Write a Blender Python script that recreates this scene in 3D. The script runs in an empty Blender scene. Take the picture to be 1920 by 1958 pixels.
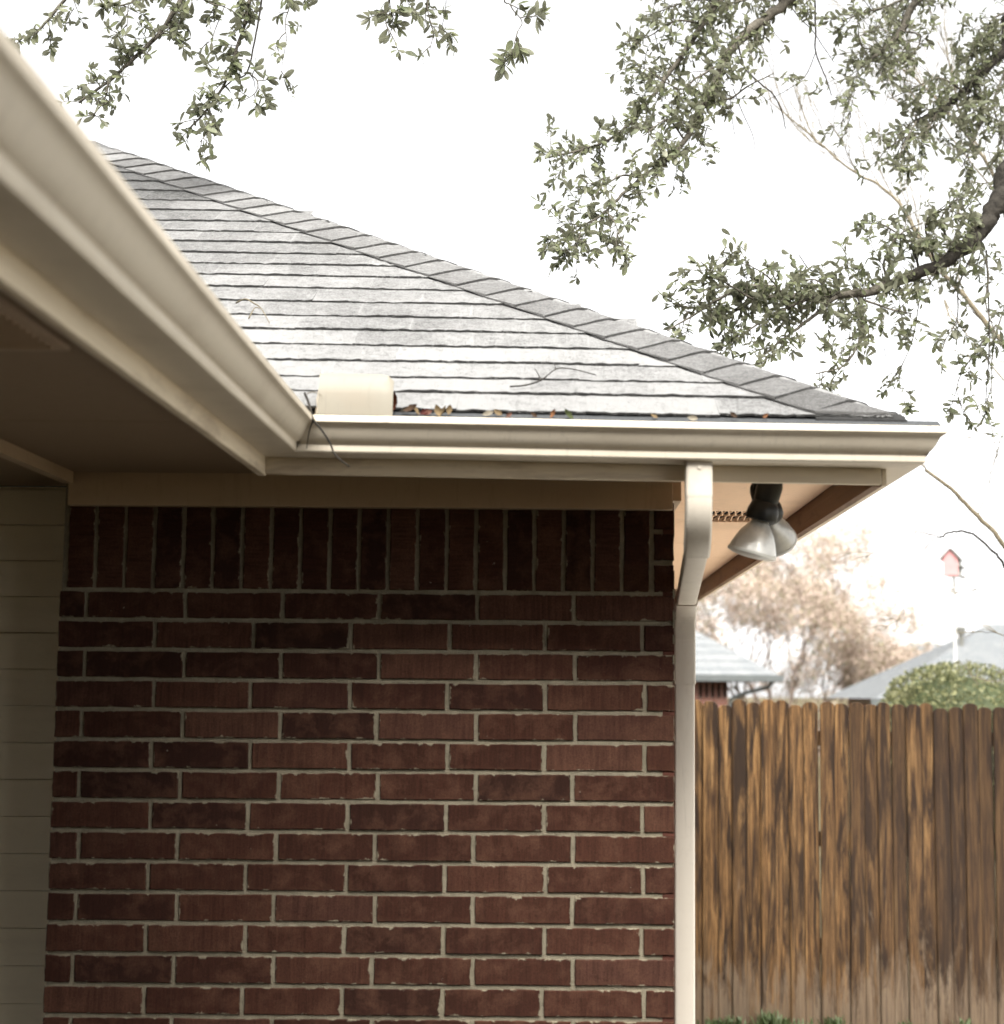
import bpy, math, random
from mathutils import Vector, Matrix, noise
random.seed(7)
R = math.radians
scene = bpy.context.scene
col = scene.collection

# ------------------------------------------------------------------ camera
F_PX, CXP, CYP, W_PX = 3150.0, 1063.0, 979.0, 1920.0
PITCH, ROLL = math.atan(341.0 / F_PX), R(0.45)
EYE = Vector((0, 0, 1.9))
FWD = Vector((0, math.cos(PITCH), math.sin(PITCH)))
UP0 = Vector((0, -math.sin(PITCH), math.cos(PITCH)))
RGT = Vector((1, 0, 0)) * math.cos(ROLL) + UP0 * math.sin(ROLL)
UPV = UP0 * math.cos(ROLL) - Vector((1, 0, 0)) * math.sin(ROLL)
cam_d = bpy.data.cameras.new('camera')
cam = bpy.data.objects.new('camera', cam_d)
col.objects.link(cam)
cam.matrix_world = Matrix(((RGT.x, UPV.x, -FWD.x, EYE.x), (RGT.y, UPV.y, -FWD.y, EYE.y),
                           (RGT.z, UPV.z, -FWD.z, EYE.z), (0, 0, 0, 1)))
cam_d.sensor_fit = 'HORIZONTAL'
cam_d.sensor_width = 36.0
cam_d.lens = 36.0 * F_PX / W_PX
cam_d.shift_x = (960.0 - CXP) / W_PX
cam_d.clip_start, cam_d.clip_end = 0.05, 2000
cam_d.dof.use_dof = True
cam_d.dof.focus_distance = 5.3
cam_d.dof.aperture_fstop = 3.5
scene.camera = cam

# ------------------------------------------------------------------ sky, sun, exposure
world = bpy.data.worlds.new('World')
scene.world = world
world.use_nodes = True
wn, wl = world.node_tree.nodes, world.node_tree.links
sky = wn.new('ShaderNodeTexSky')
sky.sky_type = 'NISHITA'
sky.sun_disc = False
SUN_EL, SUN_AZ = R(50), R(176)          # azimuth measured from +Y towards +X
sky.sun_elevation, sky.sun_rotation = SUN_EL, SUN_AZ
sky.air_density, sky.dust_density, sky.ozone_density = 1.0, 1.0, 1.0
hs = wn.new('ShaderNodeHueSaturation')
hs.inputs['Saturation'].default_value = 0.04     # overcast: the blue is gone
wl.new(sky.outputs[0], hs.inputs['Color'])
wl.new(hs.outputs[0], wn['Background'].inputs[0])
wn['Background'].inputs[1].default_value = 0.054
sun_d = bpy.data.lights.new('sun', 'SUN')
sun_d.energy = 2.6
sun_d.angle = R(60)
sun_d.color = (1.0, 0.96, 0.90)
sun = bpy.data.objects.new('sun', sun_d)
col.objects.link(sun)
sdir = Vector((math.sin(SUN_AZ) * math.cos(SUN_EL), math.cos(SUN_AZ) * math.cos(SUN_EL), math.sin(SUN_EL)))
sun.rotation_euler = sdir.to_track_quat('Z', 'Y').to_euler()
sun.location = (4, -4, 12)
vs = scene.view_settings
vs.view_transform, vs.look, vs.gamma, vs.use_curve_mapping = 'Standard', 'None', 1.0, False
vs.exposure = 2.72
scene.cycles.max_bounces = 6
scene.cycles.diffuse_bounces = 4
scene.cycles.glossy_bounces = 2
scene.cycles.caustics_reflective = False
scene.cycles.caustics_refractive = False
scene.cycles.use_denoising = True
scene.cycles.use_adaptive_sampling = True
scene.cycles.adaptive_threshold = 0.02

# ------------------------------------------------------------------ helpers
def ray(px, py):
    """direction through a pixel of the photograph"""
    u, v = (px - CXP) / F_PX, (CYP - py) / F_PX
    return FWD + RGT * u + UPV * v
def at(px, py, y):
    d = ray(px, py)
    return EYE + d * (y / d.y)
def pix(p):
    q = Vector(p) - EYE
    z = q.dot(FWD)
    if z < 0.05: return (-9999, -9999, z)
    return (CXP + F_PX * q.dot(RGT) / z, CYP - F_PX * q.dot(UPV) / z, z)

def link(o, parent=None, loc=None):
    col.objects.link(o)
    if parent is not None: o.parent = parent
    if loc is not None: o.location = loc
    return o
def empty(name, loc, label=None, cat=None, group=None):
    o = bpy.data.objects.new(name, None)
    o.location = loc
    col.objects.link(o)
    return tag(o, label, cat, group)
def tag(o, label=None, cat=None, group=None, kind=None):
    if label: o['label'] = label
    if cat: o['category'] = cat
    if group: o['group'] = group
    if kind: o['kind'] = kind
    return o

class MB:
    """collects geometry in WORLD coordinates"""
    def __init__(s): s.v, s.f = [], []
    def add(s, vs_, fs_):
        n = len(s.v)
        s.v += [tuple(p) for p in vs_]
        s.f += [tuple(i + n for i in f) for f in fs_]
        return s
    def box(s, x0, x1, y0, y1, z0, z1, tilt=None):
        v = [(x, y, z) for x in (x0, x1) for y in (y0, y1) for z in (z0, z1)]
        if tilt: v = [(x, y, z + tilt(x)) for x, y, z in v]
        return s.add(v, [(0, 1, 3, 2), (4, 6, 7, 5), (0, 4, 5, 1), (2, 3, 7, 6), (0, 2, 6, 4), (1, 5, 7, 3)])
    def prism(s, ring0, ring1, cap=True):
        n = len(ring0)
        f = [(i, (i + 1) % n, n + (i + 1) % n, n + i) for i in range(n)]
        if cap: f += [tuple(range(n - 1, -1, -1)), tuple(range(n, 2 * n))]
        return s.add(list(ring0) + list(ring1), f)
    def sweep(s, rings, cap=True, closed=True):
        n, m = len(rings[0]), len(rings)
        v = [p for r in rings for p in r]
        f = []
        for j in range(m - 1):
            for i in range(n if closed else n - 1):
                f.append((j * n + i, j * n + (i + 1) % n, (j + 1) * n + (i + 1) % n, (j + 1) * n + i))
        if cap: f += [tuple(range(n - 1, -1, -1)), tuple((m - 1) * n + i for i in range(n))]
        return s.add(v, f)
    def tube(s, pts, radii, seg=6, cap=True):
        pts = [Vector(p) for p in pts]
        rings = []
        ref = Vector((0.31, 0.55, 0.77))
        for i, p in enumerate(pts):
            t = (pts[min(i + 1, len(pts) - 1)] - pts[max(i - 1, 0)])
            if t.length < 1e-7: t = Vector((0, 0, 1))
            t.normalize()
            a = t.cross(ref)
            if a.length < 1e-3: a = t.cross(Vector((1, 0, 0)))
            a.normalize()
            b = t.cross(a)
            r = radii[i] if isinstance(radii, (list, tuple)) else radii
            rings.append([p + (a * math.cos(k * 2 * math.pi / seg) + b * math.sin(k * 2 * math.pi / seg)) * r for k in range(seg)])
        return s.sweep(rings, cap)
    def mesh(s, name, mats, origin=(0, 0, 0), smooth=False):
        me = bpy.data.meshes.new(name)
        o = Vector(origin)
        me.from_pydata([Vector(p) - o for p in s.v], [], s.f)
        for m in (mats if isinstance(mats, (list, tuple)) else [mats]): me.materials.append(m)
        if smooth: me.polygons.foreach_set('use_smooth', [True] * len(me.polygons))
        me.update()
        return me
    def build(s, name, mats, parent=None, origin=None, smooth=False, fix=True):
        """links the geometry as one object whose world position is unchanged"""
        if origin is None:
            xs, ys, zs = zip(*s.v)
            origin = ((min(xs) + max(xs)) / 2, (min(ys) + max(ys)) / 2, min(zs))
        me = s.mesh(name, mats, origin, smooth)
        if fix: fix_normals(me)
        ob = bpy.data.objects.new(name, me)
        pl = wpos(parent)
        return link(ob, parent, Vector(origin) - pl)
def wpos(o):
    p = Vector((0, 0, 0))
    while o is not None:
        p += o.location
        o = o.parent
    return p
import bmesh
def fix_normals(me):
    bm = bmesh.new(); bm.from_mesh(me)
    bmesh.ops.recalc_face_normals(bm, faces=bm.faces)
    bm.to_mesh(me); bm.free()
def bevel(ob, w, seg=2, ang=0.6):
    b = ob.modifiers.new('bevel', 'BEVEL')
    b.width, b.segments, b.limit_method, b.angle_limit = w, seg, 'ANGLE', ang
    return ob
def auto_smooth(ob):
    ob.data.polygons.foreach_set('use_smooth', [True] * len(ob.data.polygons))
    try: ob.data.set_sharp_from_angle(angle=R(35))
    except Exception: pass
    return ob

# ------------------------------------------------------------------ materials
class Mat:
    def __init__(s, name, rough=0.8, color=(0.5, 0.5, 0.5), spec=0.3, metal=0.0):
        s.m = bpy.data.materials.new(name)
        s.m.use_nodes = True
        s.n, s.l = s.m.node_tree.nodes, s.m.node_tree.links
        s.b = s.n['Principled BSDF']
        s.b.inputs['Base Color'].default_value = (*color, 1)
        s.b.inputs['Roughness'].default_value = rough
        s.b.inputs['Specular IOR Level'].default_value = spec
        s.b.inputs['Metallic'].default_value = metal
        s._tc = None
    def tc(s, which='Object'):
        if s._tc is None: s._tc = s.n.new('ShaderNodeTexCoord')
        return s._tc.outputs[which]
    def wpos(s): return s.n.new('ShaderNodeNewGeometry').outputs['Position']
    def mapping(s, vec, scale=(1, 1, 1), loc=None):
        mp = s.n.new('ShaderNodeMapping')
        mp.inputs['Scale'].default_value = scale
        if loc is not None: mp.inputs['Location'].default_value = loc
        s.l.new(vec, mp.inputs['Vector'])
        return mp.outputs[0]
    def noise(s, vec, scale, detail=4, rough=0.55, dist=0.0, out='Fac', w=None):
        t = s.n.new('ShaderNodeTexNoise')
        t.inputs['Scale'].default_value, t.inputs['Detail'].default_value = scale, detail
        t.inputs['Roughness'].default_value, t.inputs['Distortion'].default_value = rough, dist
        if w is not None:
            t.noise_dimensions = '4D'
            s.l.new(w, t.inputs['W'])
        s.l.new(vec, t.inputs['Vector'])
        return t.outputs[out]
    def rnd(s): return s.n.new('ShaderNodeObjectInfo').outputs['Random']
    def math(s, op, a, b=None, c=None, clamp=False):
        t = s.n.new('ShaderNodeMath'); t.operation = op; t.use_clamp = clamp
        for i, x in enumerate((a, b, c)):
            if x is None: continue
            if isinstance(x, (int, float)): t.inputs[i].default_value = x
            else: s.l.new(x, t.inputs[i])
        return t.outputs[0]
    def ramp(s, fac, stops, interp='LINEAR'):
        t = s.n.new('ShaderNodeValToRGB')
        t.color_ramp.interpolation = interp
        e = t.color_ramp.elements
        while len(e) < len(stops): e.new(0.5)
        for k, (p, c) in enumerate(stops):
            e[k].position = p
            if isinstance(c, (int, float)): c = (c, c, c)
            e[k].color = (*c, 1)
        s.l.new(fac, t.inputs[0])
        return t.outputs[0]
    def maprange(s, v, a, b, c=0.0, d=1.0):
        t = s.n.new('ShaderNodeMapRange')
        for i, x in zip((1, 2, 3, 4), (a, b, c, d)): t.inputs[i].default_value = x
        s.l.new(v, t.inputs[0])
        return t.outputs[0]
    def mix(s, fac, a, b, mode='MIX'):
        t = s.n.new('ShaderNodeMix'); t.data_type = 'RGBA'; t.blend_type = mode
        ci = [i for i in t.inputs if i.type == 'RGBA']
        if isinstance(fac, (int, float)): t.inputs[0].default_value = fac
        else: s.l.new(fac, t.inputs[0])
        for inp, x in zip(ci, (a, b)):
            if isinstance(x, (tuple, list)): inp.default_value = (*x, 1)
            else: s.l.new(x, inp)
        return [o for o in t.outputs if o.type == 'RGBA'][0]
    def sep(s, vec):
        t = s.n.new('ShaderNodeSeparateXYZ'); s.l.new(vec, t.inputs[0]); return t.outputs
    def color(s, c): s.l.new(c, s.b.inputs['Base Color']); return s
    def rough(s, c): s.l.new(c, s.b.inputs['Roughness']); return s
    def bump(s, h, strength=0.5, dist=0.003):
        t = s.n.new('ShaderNodeBump')
        t.inputs['Strength'].default_value, t.inputs['Distance'].default_value = strength, dist
        s.l.new(h, t.inputs['Height']); s.l.new(t.outputs[0], s.b.inputs['Normal'])
        return s

def mat_brick(soldier=False):
    m = Mat('brick_soldier' if soldier else 'brick_clay', 0.9, spec=0.15)
    p = m.tc(); r = m.rnd()
    rw = m.math('MULTIPLY', r, 37.0)
    base = m.ramp(r, [(0.0, (0.0257, 0.0102, 0.0067)), (0.18, (0.0394, 0.0141, 0.0087)), (0.42, (0.0497, 0.0184, 0.0110)), (0.62, (0.0634, 0.0244, 0.0146)),
                      (0.80, (0.0788, 0.0333, 0.0206)), (0.92, (0.0900, 0.0411, 0.0268)), (1.0, (0.0412, 0.0145, 0.0103))])
    sc = (1, 1, 1)
    streak = m.noise(m.mapping(p, (14, 30, 160) if soldier else (120, 30, 7)), 1.0, 3, 0.6, w=rw)
    c = m.mix(m.maprange(streak, 0.35, 0.68, 0.0, 0.62), base, (0.0188, 0.0076, 0.0048))
    blot = m.noise(p, 16, 4, 0.65, 0.3, w=rw)
    c = m.mix(m.maprange(blot, 0.46, 0.72, 0.0, 0.75), c, (0.1011, 0.0479, 0.0292))
    fine = m.noise(p, 190, 4, 0.75)
    c = m.mix(m.maprange(fine, 0.42, 0.72, 0.0, 0.6), c, (0.0120, 0.0051, 0.0036))
    # mortar smeared over the arrises
    x, y, z = m.sep(p)
    hw, hh = (0.0325, 0.118) if soldier else (0.1215, 0.0325)
    gen = m.tc('Generated'); gx, gy, gz = m.sep(gen)
    ex = m.math('MULTIPLY', m.math('MINIMUM', gx, m.math('SUBTRACT', 1.0, gx)), hw * 2)
    ez = m.math('MULTIPLY', m.math('MINIMUM', gz, m.math('SUBTRACT', 1.0, gz)), hh * 2)
    edge = m.math('MINIMUM', ex, ez)
    n1 = m.noise(p, 30, 6, 0.66, 0.5, w=rw)
    lim = m.maprange(n1, 0.47, 0.80, -0.0012, 0.0130)
    smear = m.maprange(m.math('SUBTRACT', lim, edge), -0.0006, 0.0016)
    mort = m.ramp(m.noise(p, 150, 3), [(0.3, (0.17, 0.148, 0.105)), (0.7, (0.26, 0.228, 0.165))])
    c = m.mix(m.math('MULTIPLY', smear, 0.86), c, mort)
    # a few pale flecks
    fleck = m.noise(p, 75, 2, 0.5, w=rw)
    c = m.mix(m.maprange(fleck, 0.755, 0.78, 0.0, 0.6), c, (0.25, 0.21, 0.17))
    m.color(c)
    h = m.math('ADD', m.math('MULTIPLY', streak, 0.5), m.math('MULTIPLY', fine, 0.6))
    m.bump(h, 0.75, 0.0022)
    return m.m
def mat_mortar():
    m = Mat('mortar', 0.95, spec=0.1)
    p = m.wpos()
    n = m.noise(p, 28, 6, 0.7)
    f = m.noise(p, 260, 3, 0.7)
    c = m.ramp(n, [(0.25, (0.155, 0.137, 0.097)), (0.6, (0.245, 0.216, 0.157)), (0.8, (0.32, 0.282, 0.206))])
    c = m.mix(m.maprange(f, 0.5, 0.8, 0, 0.45), c, (0.11, 0.10, 0.08))
    m.color(c).bump(m.math('ADD', n, f), 0.9, 0.004)
    return m.m
def mat_paint(name, colr, dirt=0.25, scale=(3, 3, 3), rough=0.55, bumpd=0.0006, dcol=(0.20, 0.14, 0.085), grime_lo=0.5, streak=0.30):
    m = Mat(name, rough, spec=0.35)
    p = m.wpos()
    n = m.noise(m.mapping(p, scale), 1.0, 6, 0.65)
    n2 = m.noise(p, 420, 2, 0.6)
    c = m.mix(m.maprange(n, grime_lo, 0.82, 0.0, dirt), colr, dcol)
    c = m.mix(m.maprange(m.noise(p, 38, 4, 0.7), 0.55, 0.8, 0, 0.16), c, tuple(x * 0.6 for x in colr))
    st = m.noise(m.mapping(p, (55, 55, 5)), 1.0, 4, 0.7)
    c = m.mix(m.maprange(st, 0.56, 0.74, 0, streak), c, tuple(x * 0.52 for x in colr))
    m.color(c).bump(m.math('ADD', n, n2), 0.35, bumpd)
    return m.m
def mat_wood_trim(name, axis, colr, dark, amount):
    """painted board, grain showing, weathered where the paint is thin"""
    m = Mat(name, 0.75, spec=0.2)
    p = m.wpos()
    sc = {'x': (1.5, 60, 60), 'y': (60, 1.5, 60)}[axis]
    g = m.noise(m.mapping(p, sc), 1.0, 6, 0.7, 0.6)
    b = m.noise(m.mapping(p, {'x': (2.2, 14, 14), 'y': (14, 2.2, 14)}[axis]), 1.0, 5, 0.7, 0.4)
    c = m.mix(m.maprange(g, 0.4, 0.75, 0.0, 0.30), colr, tuple(x * 0.55 for x in colr))
    c = m.mix(m.math('MULTIPLY', m.maprange(b, 0.5, 0.72), amount), c, dark)
    m.color(c).bump(g, 0.6, 0.0025)
    return m.m
def mat_shingle(name, frost_lo, frost_hi, base=(0.085, 0.085, 0.09), frost=0.27, joints=False):
    """mineral felt with a dusting of frost lying on the faces that look up"""
    m = Mat(name, 0.95, spec=0.15)
    p = m.wpos()
    geo = m.n.new('ShaderNodeNewGeometry')
    gran = m.noise(p, 900, 2, 0.8)
    r = m.rnd()
    b = m.ramp(gran, [(0.3, tuple(x * 0.55 for x in base)), (0.5, base), (0.72, tuple(x * 2.3 for x in base))])
    b = m.mix(m.math('MULTIPLY', r, 0.4), b, tuple(x * 0.55 for x in base))
    up = m.maprange(m.sep(geo.outputs['True Normal'])[2], 0.35, 0.6)
    big = m.noise(m.mapping(p, (3.2, 2.4, 2.4)), 1.0, 4, 0.62, 0.5)
    med = m.noise(m.mapping(p, (38, 55, 55)), 1.0, 4, 0.7)
    fine = m.noise(p, 170, 4, 0.85)
    sm = m.math('ADD', m.math('MULTIPLY', big, 0.40), m.math('ADD', m.math('MULTIPLY', med, 0.45), m.math('MULTIPLY', fine, 1.15)))
    yy = m.sep(p)[1]
    thr = m.maprange(yy, 3.75, 5.9, frost_lo, frost_hi)
    thr = m.math('ADD', thr, m.maprange(r, 0.0, 1.0, -0.05, 0.05))
    if joints:                             # the cut-outs between tabs hold more frost
        gx = m.sep(m.tc('Generated'))[0]
        e = m.math('MINIMUM', gx, m.math('SUBTRACT', 1.0, gx))
        thr = m.math('SUBTRACT', thr, m.maprange(e, 0.004, 0.018, 0.09, 0.0))
    cov = m.math('DIVIDE', m.math('SUBTRACT', sm, thr), 0.34, clamp=True)
    butt = m.maprange(m.noise(p, 55, 4, 0.7), 0.54, 0.64, 0.0, 0.8)
    cov = m.math('MULTIPLY', cov, m.math('MAXIMUM', up, butt))
    c = m.mix(m.math('MULTIPLY', cov, 0.95), b, (frost, frost * 1.005, frost * 1.0))
    m.color(c).bump(m.math('ADD', gran, m.math('MULTIPLY', cov, 1.6)), 0.8, 0.0035)
    return m.m
def mat_fence():
    m = Mat('fence_cedar', 0.85, spec=0.2)
    p = m.tc(); r = m.rnd(); rw = m.math('MULTIPLY', r, 53.0)
    g = m.noise(m.mapping(p, (48, 30, 1.5)), 1.0, 7, 0.74, 1.0, w=rw)
    g2 = m.noise(m.mapping(p, (130, 60, 3.0)), 1.0, 4, 0.7, 0.3, w=rw)
    blot = m.noise(m.mapping(p, (15, 9, 1.25)), 1.0, 6, 0.70, 0.9, w=rw)
    c = m.ramp(g, [(0.34, (0.010, 0.005, 0.0022)), (0.43, (0.058, 0.029, 0.0105)), (0.53, (0.140, 0.076, 0.029)), (0.68, (0.24, 0.145, 0.062))])
    c = m.mix(m.maprange(g2, 0.47, 0.62, 0, 0.75), c, (0.020, 0.010, 0.005))
    c = m.mix(m.maprange(blot, 0.455, 0.575, 0, 0.94), c, (0.011, 0.006, 0.0035))
    # each board took the stain its own way, those further along are darker
    xx, yy, zz = m.sep(m.wpos())
    age = m.math('ADD', m.maprange(xx, 1.1, 2.7, -0.36, 0.70), m.math('MULTIPLY', m.math('POWER', r, 1.6), 0.85))
    c = m.mix(m.math('MULTIPLY', m.math('MINIMUM', m.math('MAXIMUM', age, 0.0), 0.85), 0.85), c, (0.015, 0.0085, 0.005))
    # knots
    kn = m.n.new('ShaderNodeTexVoronoi'); kn.inputs['Scale'].default_value = 1.0
    kn.voronoi_dimensions = '4D'
    m.l.new(m.mapping(p, (9.5, 2, 3.2)), kn.inputs['Vector']); m.l.new(rw, kn.inputs['W'])
    c = m.mix(m.maprange(kn.outputs['Distance'], 0.12, 0.30, 0.92, 0.0), c, (0.018, 0.009, 0.005))
    # bleached, worn feet
    wv = m.noise(m.mapping(m.wpos(), (11, 5, 2.0)), 1.0, 6, 0.75, 0.5)
    foot = m.maprange(m.math('ADD', zz, m.math('MULTIPLY', m.math('SUBTRACT', wv, 0.5), 1.9)), 0.34, 0.06)
    worn = m.ramp(g2, [(0.3, (0.05, 0.034, 0.022)), (0.7, (0.155, 0.115, 0.078))])
    c = m.mix(m.math('MULTIPLY', foot, 0.8), c, worn)
    sil = m.maprange(m.noise(m.mapping(p, (22, 22, 2.4)), 1.0, 5, 0.7, 0.5, w=rw), 0.62, 0.74, 0, 0.6)
    low = m.maprange(zz, 1.25, 0.5)
    c = m.mix(m.math('MULTIPLY', sil, low), c, (0.15, 0.125, 0.095))
    m.color(c).bump(m.math('ADD', g, m.math('MULTIPLY', g2, 0.7)), 0.8, 0.004)
    return m.m
def mat_leaf(name, c0, c1, under):
    m = Mat(name, 0.5, spec=0.35)
    r = m.noise(m.wpos(), 23, 2, 0.6)
    c = m.mix(m.maprange(r, 0.3, 0.7), c0, c1)
    geo = m.n.new('ShaderNodeNewGeometry')
    c = m.mix(geo.outputs['Backfacing'], c, under)
    m.color(c)
    tr = m.n.new('ShaderNodeBsdfTranslucent'); m.l.new(c, tr.inputs[0])
    mx = m.n.new('ShaderNodeMixShader'); mx.inputs[0].default_value = 0.35
    m.l.new(m.b.outputs[0], mx.inputs[1]); m.l.new(tr.outputs[0], mx.inputs[2])
    m.l.new(mx.outputs[0], m.n['Material Output'].inputs[0])
    return m.m
def mat_bark(name, c0, c1, scale=30):
    m = Mat(name, 0.9, spec=0.15)
    p = m.wpos()
    n = m.noise(p, scale, 6, 0.7, 0.5)
    m.color(m.ramp(n, [(0.3, c0), (0.7, c1)])).bump(n, 0.9, 0.01)
    return m.m
def mat_simple(name, c, rough=0.7, spec=0.3, var=0.3, scale=20, bumpd=0.002, metal=0.0):
    m = Mat(name, rough, spec=spec, metal=metal)
    n = m.noise(m.wpos(), scale, 5, 0.65)
    m.color(m.mix(m.maprange(n, 0.35, 0.7), tuple(x * (1 - var) for x in c), tuple(min(1, x * (1 + var)) for x in c)))
    m.bump(n, 0.4, bumpd)
    return m.m

CREAM = (0.58, 0.52, 0.42)
M = dict(
    brick=mat_brick(), soldier=mat_brick(True), mortar=mat_mortar(),
    gutter=mat_paint('gutter_enamel', CREAM, 0.30, (4, 4, 9), 0.58, 0.0004),
    splash=mat_paint('splash_guard_enamel', (0.195, 0.178, 0.14), 0.25, (6, 6, 6), 0.5, 0.0004),
    spout=mat_paint('downspout_enamel', (0.56, 0.515, 0.44), 0.3, (8, 8, 2.5), 0.42, 0.0004),
    fascia_x=mat_wood_trim('fascia_wood_x', 'x', (0.72, 0.63, 0.49), (0.22, 0.16, 0.11), 0.7),
    fascia_y=mat_wood_trim('fascia_wood_y', 'y', (0.72, 0.63, 0.49), (0.22, 0.16, 0.11), 0.55),
    raw_y=mat_wood_trim('bare_fascia_back', 'y', (0.19, 0.118, 0.074), (0.05, 0.029, 0.019), 1.0),
    frieze=mat_paint('frieze_paint', (0.45, 0.34, 0.235), 0.3, (2.5, 6, 10), 0.7),
    soffit_shaded=mat_paint('soffit_paint_shaded', (0.27, 0.195, 0.128), 0.28, (2.2, 1.6, 3), 0.75),  # soffit paint darkened, the shade under the wing put into the colour
    sidebrick=mat_simple('side_brick', (0.070, 0.027, 0.019), 0.9, 0.15, 0.35, 9, 0.002),
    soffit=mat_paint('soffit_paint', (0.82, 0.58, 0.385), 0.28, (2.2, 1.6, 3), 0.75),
    siding=mat_paint('siding_paint', (0.74, 0.67, 0.50), 0.15, (2.0, 8, 16), 0.6, 0.0012, streak=0.0),
    shingle=mat_shingle('shingle_frosted', 0.60, 0.86, (0.066, 0.066, 0.065), 0.262, True),
    cap=mat_shingle('hip_cap_felt', 0.86, 0.76, (0.105, 0.1035, 0.102), 0.265),
    felt=mat_simple('roof_felt', (0.03, 0.03, 0.03), 0.95, 0.1),
    guard=mat_simple('gutter_guard_mesh', (0.05, 0.053, 0.056), 0.7, 0.3, 0.6, 300),
    black=mat_simple('black_plastic', (0.010, 0.011, 0.011), 0.45, 0.4, 0.2, 40, 0.0003),
    dark=mat_simple('vent_void', (0.008, 0.007, 0.006), 0.9, 0.1),
    fence=mat_fence(),
    concrete=mat_simple('patio_concrete', (0.03, 0.027, 0.023), 0.9, 0.2, 0.3, 6),
    lawn=mat_simple('winter_lawn', (0.10, 0.085, 0.05), 1.0, 0.1, 0.35, 3, 0.02),
    path=mat_simple('frosted_path', (0.72, 0.70, 0.66), 0.95, 0.2, 0.08, 4, 0.004),
    oakleaf=mat_leaf('oak_leaf', (0.045, 0.055, 0.026), (0.115, 0.125, 0.066), (0.16, 0.165, 0.115)),
    oakleaf_pale=mat_leaf('oak_leaf_pale', (0.070, 0.085, 0.042), (0.145, 0.155, 0.085), (0.18, 0.185, 0.13)),
    bark=mat_bark('oak_bark', (0.007, 0.006, 0.005), (0.038, 0.034, 0.028), 34),
    bark_grey=mat_bark('oak_twig_bark', (0.035, 0.031, 0.025), (0.13, 0.118, 0.096), 40),
    bark_tan=mat_bark('bare_tree_bark', (0.10, 0.085, 0.058), (0.19, 0.165, 0.118), 25),
    bark_dark=mat_bark('dark_twig_bark', (0.012, 0.011, 0.010), (0.045, 0.04, 0.034), 30),
)

# ------------------------------------------------------------------ dimensions of the house
E0 = 1.9                                   # eye height, heights below were measured from it
YW, XL, XR = 4.293, -1.292, 0.311          # brick face and its two ends
YF, XFL, XFR = 3.841, -0.684, 0.765        # fascia planes: front, wing, right side
ZS = E0 + 0.556                            # soffit
YBACK = 9.05                               # far end of the right-hand eave
MS = 0.57                                  # roof slope
HC = Vector((0.798, 3.791, E0 + 0.640))    # hip foot
def tilt(x): return -0.0098 * (x + 0.57)   # the eave falls a little to the right
def roof_z(x, y): return HC.z + MS * (y - HC.y) - 0.0098 * (x - HC.x)

ground = MB().box(-400, 400, -300, 600, -0.4, -0.06).build('ground', M['lawn'])
tag(ground, kind='structure')
slab = MB().box(-6.5, 3.6, -3.0, YW - 0.02, -0.15, 0.05).build('patio', M['concrete'])
tag(slab, kind='structure')

path = MB().box(0.42, 4.2, YW + 0.02, 9.30, -0.15, -0.03).build('path', M['path'])
tag(path, kind='structure')

house = empty('brick_house', (-0.5, YW, 0), 'red brick house with frosted shingle hip roof and cream gutters', 'house')

# ---- walls
mortar = MB()
mortar.box(XL + 0.004, XR - 0.004, YW + 0.006, YBACK - 0.5, -0.1, ZS - 0.02)
wall = mortar.build('brick_wall', M['mortar'], house)
PITCH_Z, PITCH_X, JOINT = 0.0773, 0.254, 0.0105
Z_TOP = E0 + (-0.057) + 4 * PITCH_Z        # mortar bed beneath the soldier course
rb = random.Random(3)
def brick_mesh(name, w, h, d, mat, seed):
    """a brick with an uneven, softened arris: front ring, inset ring and back ring"""
    r = random.Random(seed)
    per = []
    nx, nz = (5, 2) if w > h else (2, 5)
    for i in range(nx): per.append((-w / 2 + w * i / nx, -h / 2))
    for i in range(nz): per.append((w / 2, -h / 2 + h * i / nz))
    for i in range(nx): per.append((w / 2 - w * i / nx, h / 2))
    for i in range(nz): per.append((-w / 2, h / 2 - h * i / nz))
    per = [(x + r.uniform(-1, 1) * 0.0011, z + r.uniform(-1, 1) * 0.0011) for x, z in per]
    n = len(per)
    def ring(ins, y):
        return [(x - math.copysign(min(ins, abs(x)), x), y + r.uniform(-.0003, .0003), z - math.copysign(min(ins, abs(z)), z)) for x, z in per]
    v = ring(0.0024, 0.0) + ring(0.0002, 0.0028) + [(x, d, z) for x, z in per]
    f = [tuple(range(n))]
    for k in (0, n):
        f += [(k + i, k + n + i, k + n + (i + 1) % n, k + (i + 1) % n) for i in range(n)]
    me = bpy.data.meshes.new(name)
    me.from_pydata(v, [], f); me.materials.append(mat)
    fix_normals(me)
    return me
HB = PITCH_Z - JOINT
full = [brick_mesh('brick', PITCH_X - JOINT, HB, 0.06, M['brick'], s) for s in range(6)]
wl0 = wpos(wall)
def put_brick(me, x, z, sx=1.0, rnd_=rb):
    o = bpy.data.objects.new('brick', me)
    link(o, wall, Vector((x, YW + rnd_.uniform(-0.0015, 0.0015), z)) - wl0)
    o.rotation_euler = (rnd_.uniform(-.006, .006), rnd_.uniform(-.004, .004), rnd_.uniform(-.005, .005))
    o.scale = (sx, 1, 1)
    return o
rest = MB()
row = 0
zt = Z_TOP
part_cache = {}
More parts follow.
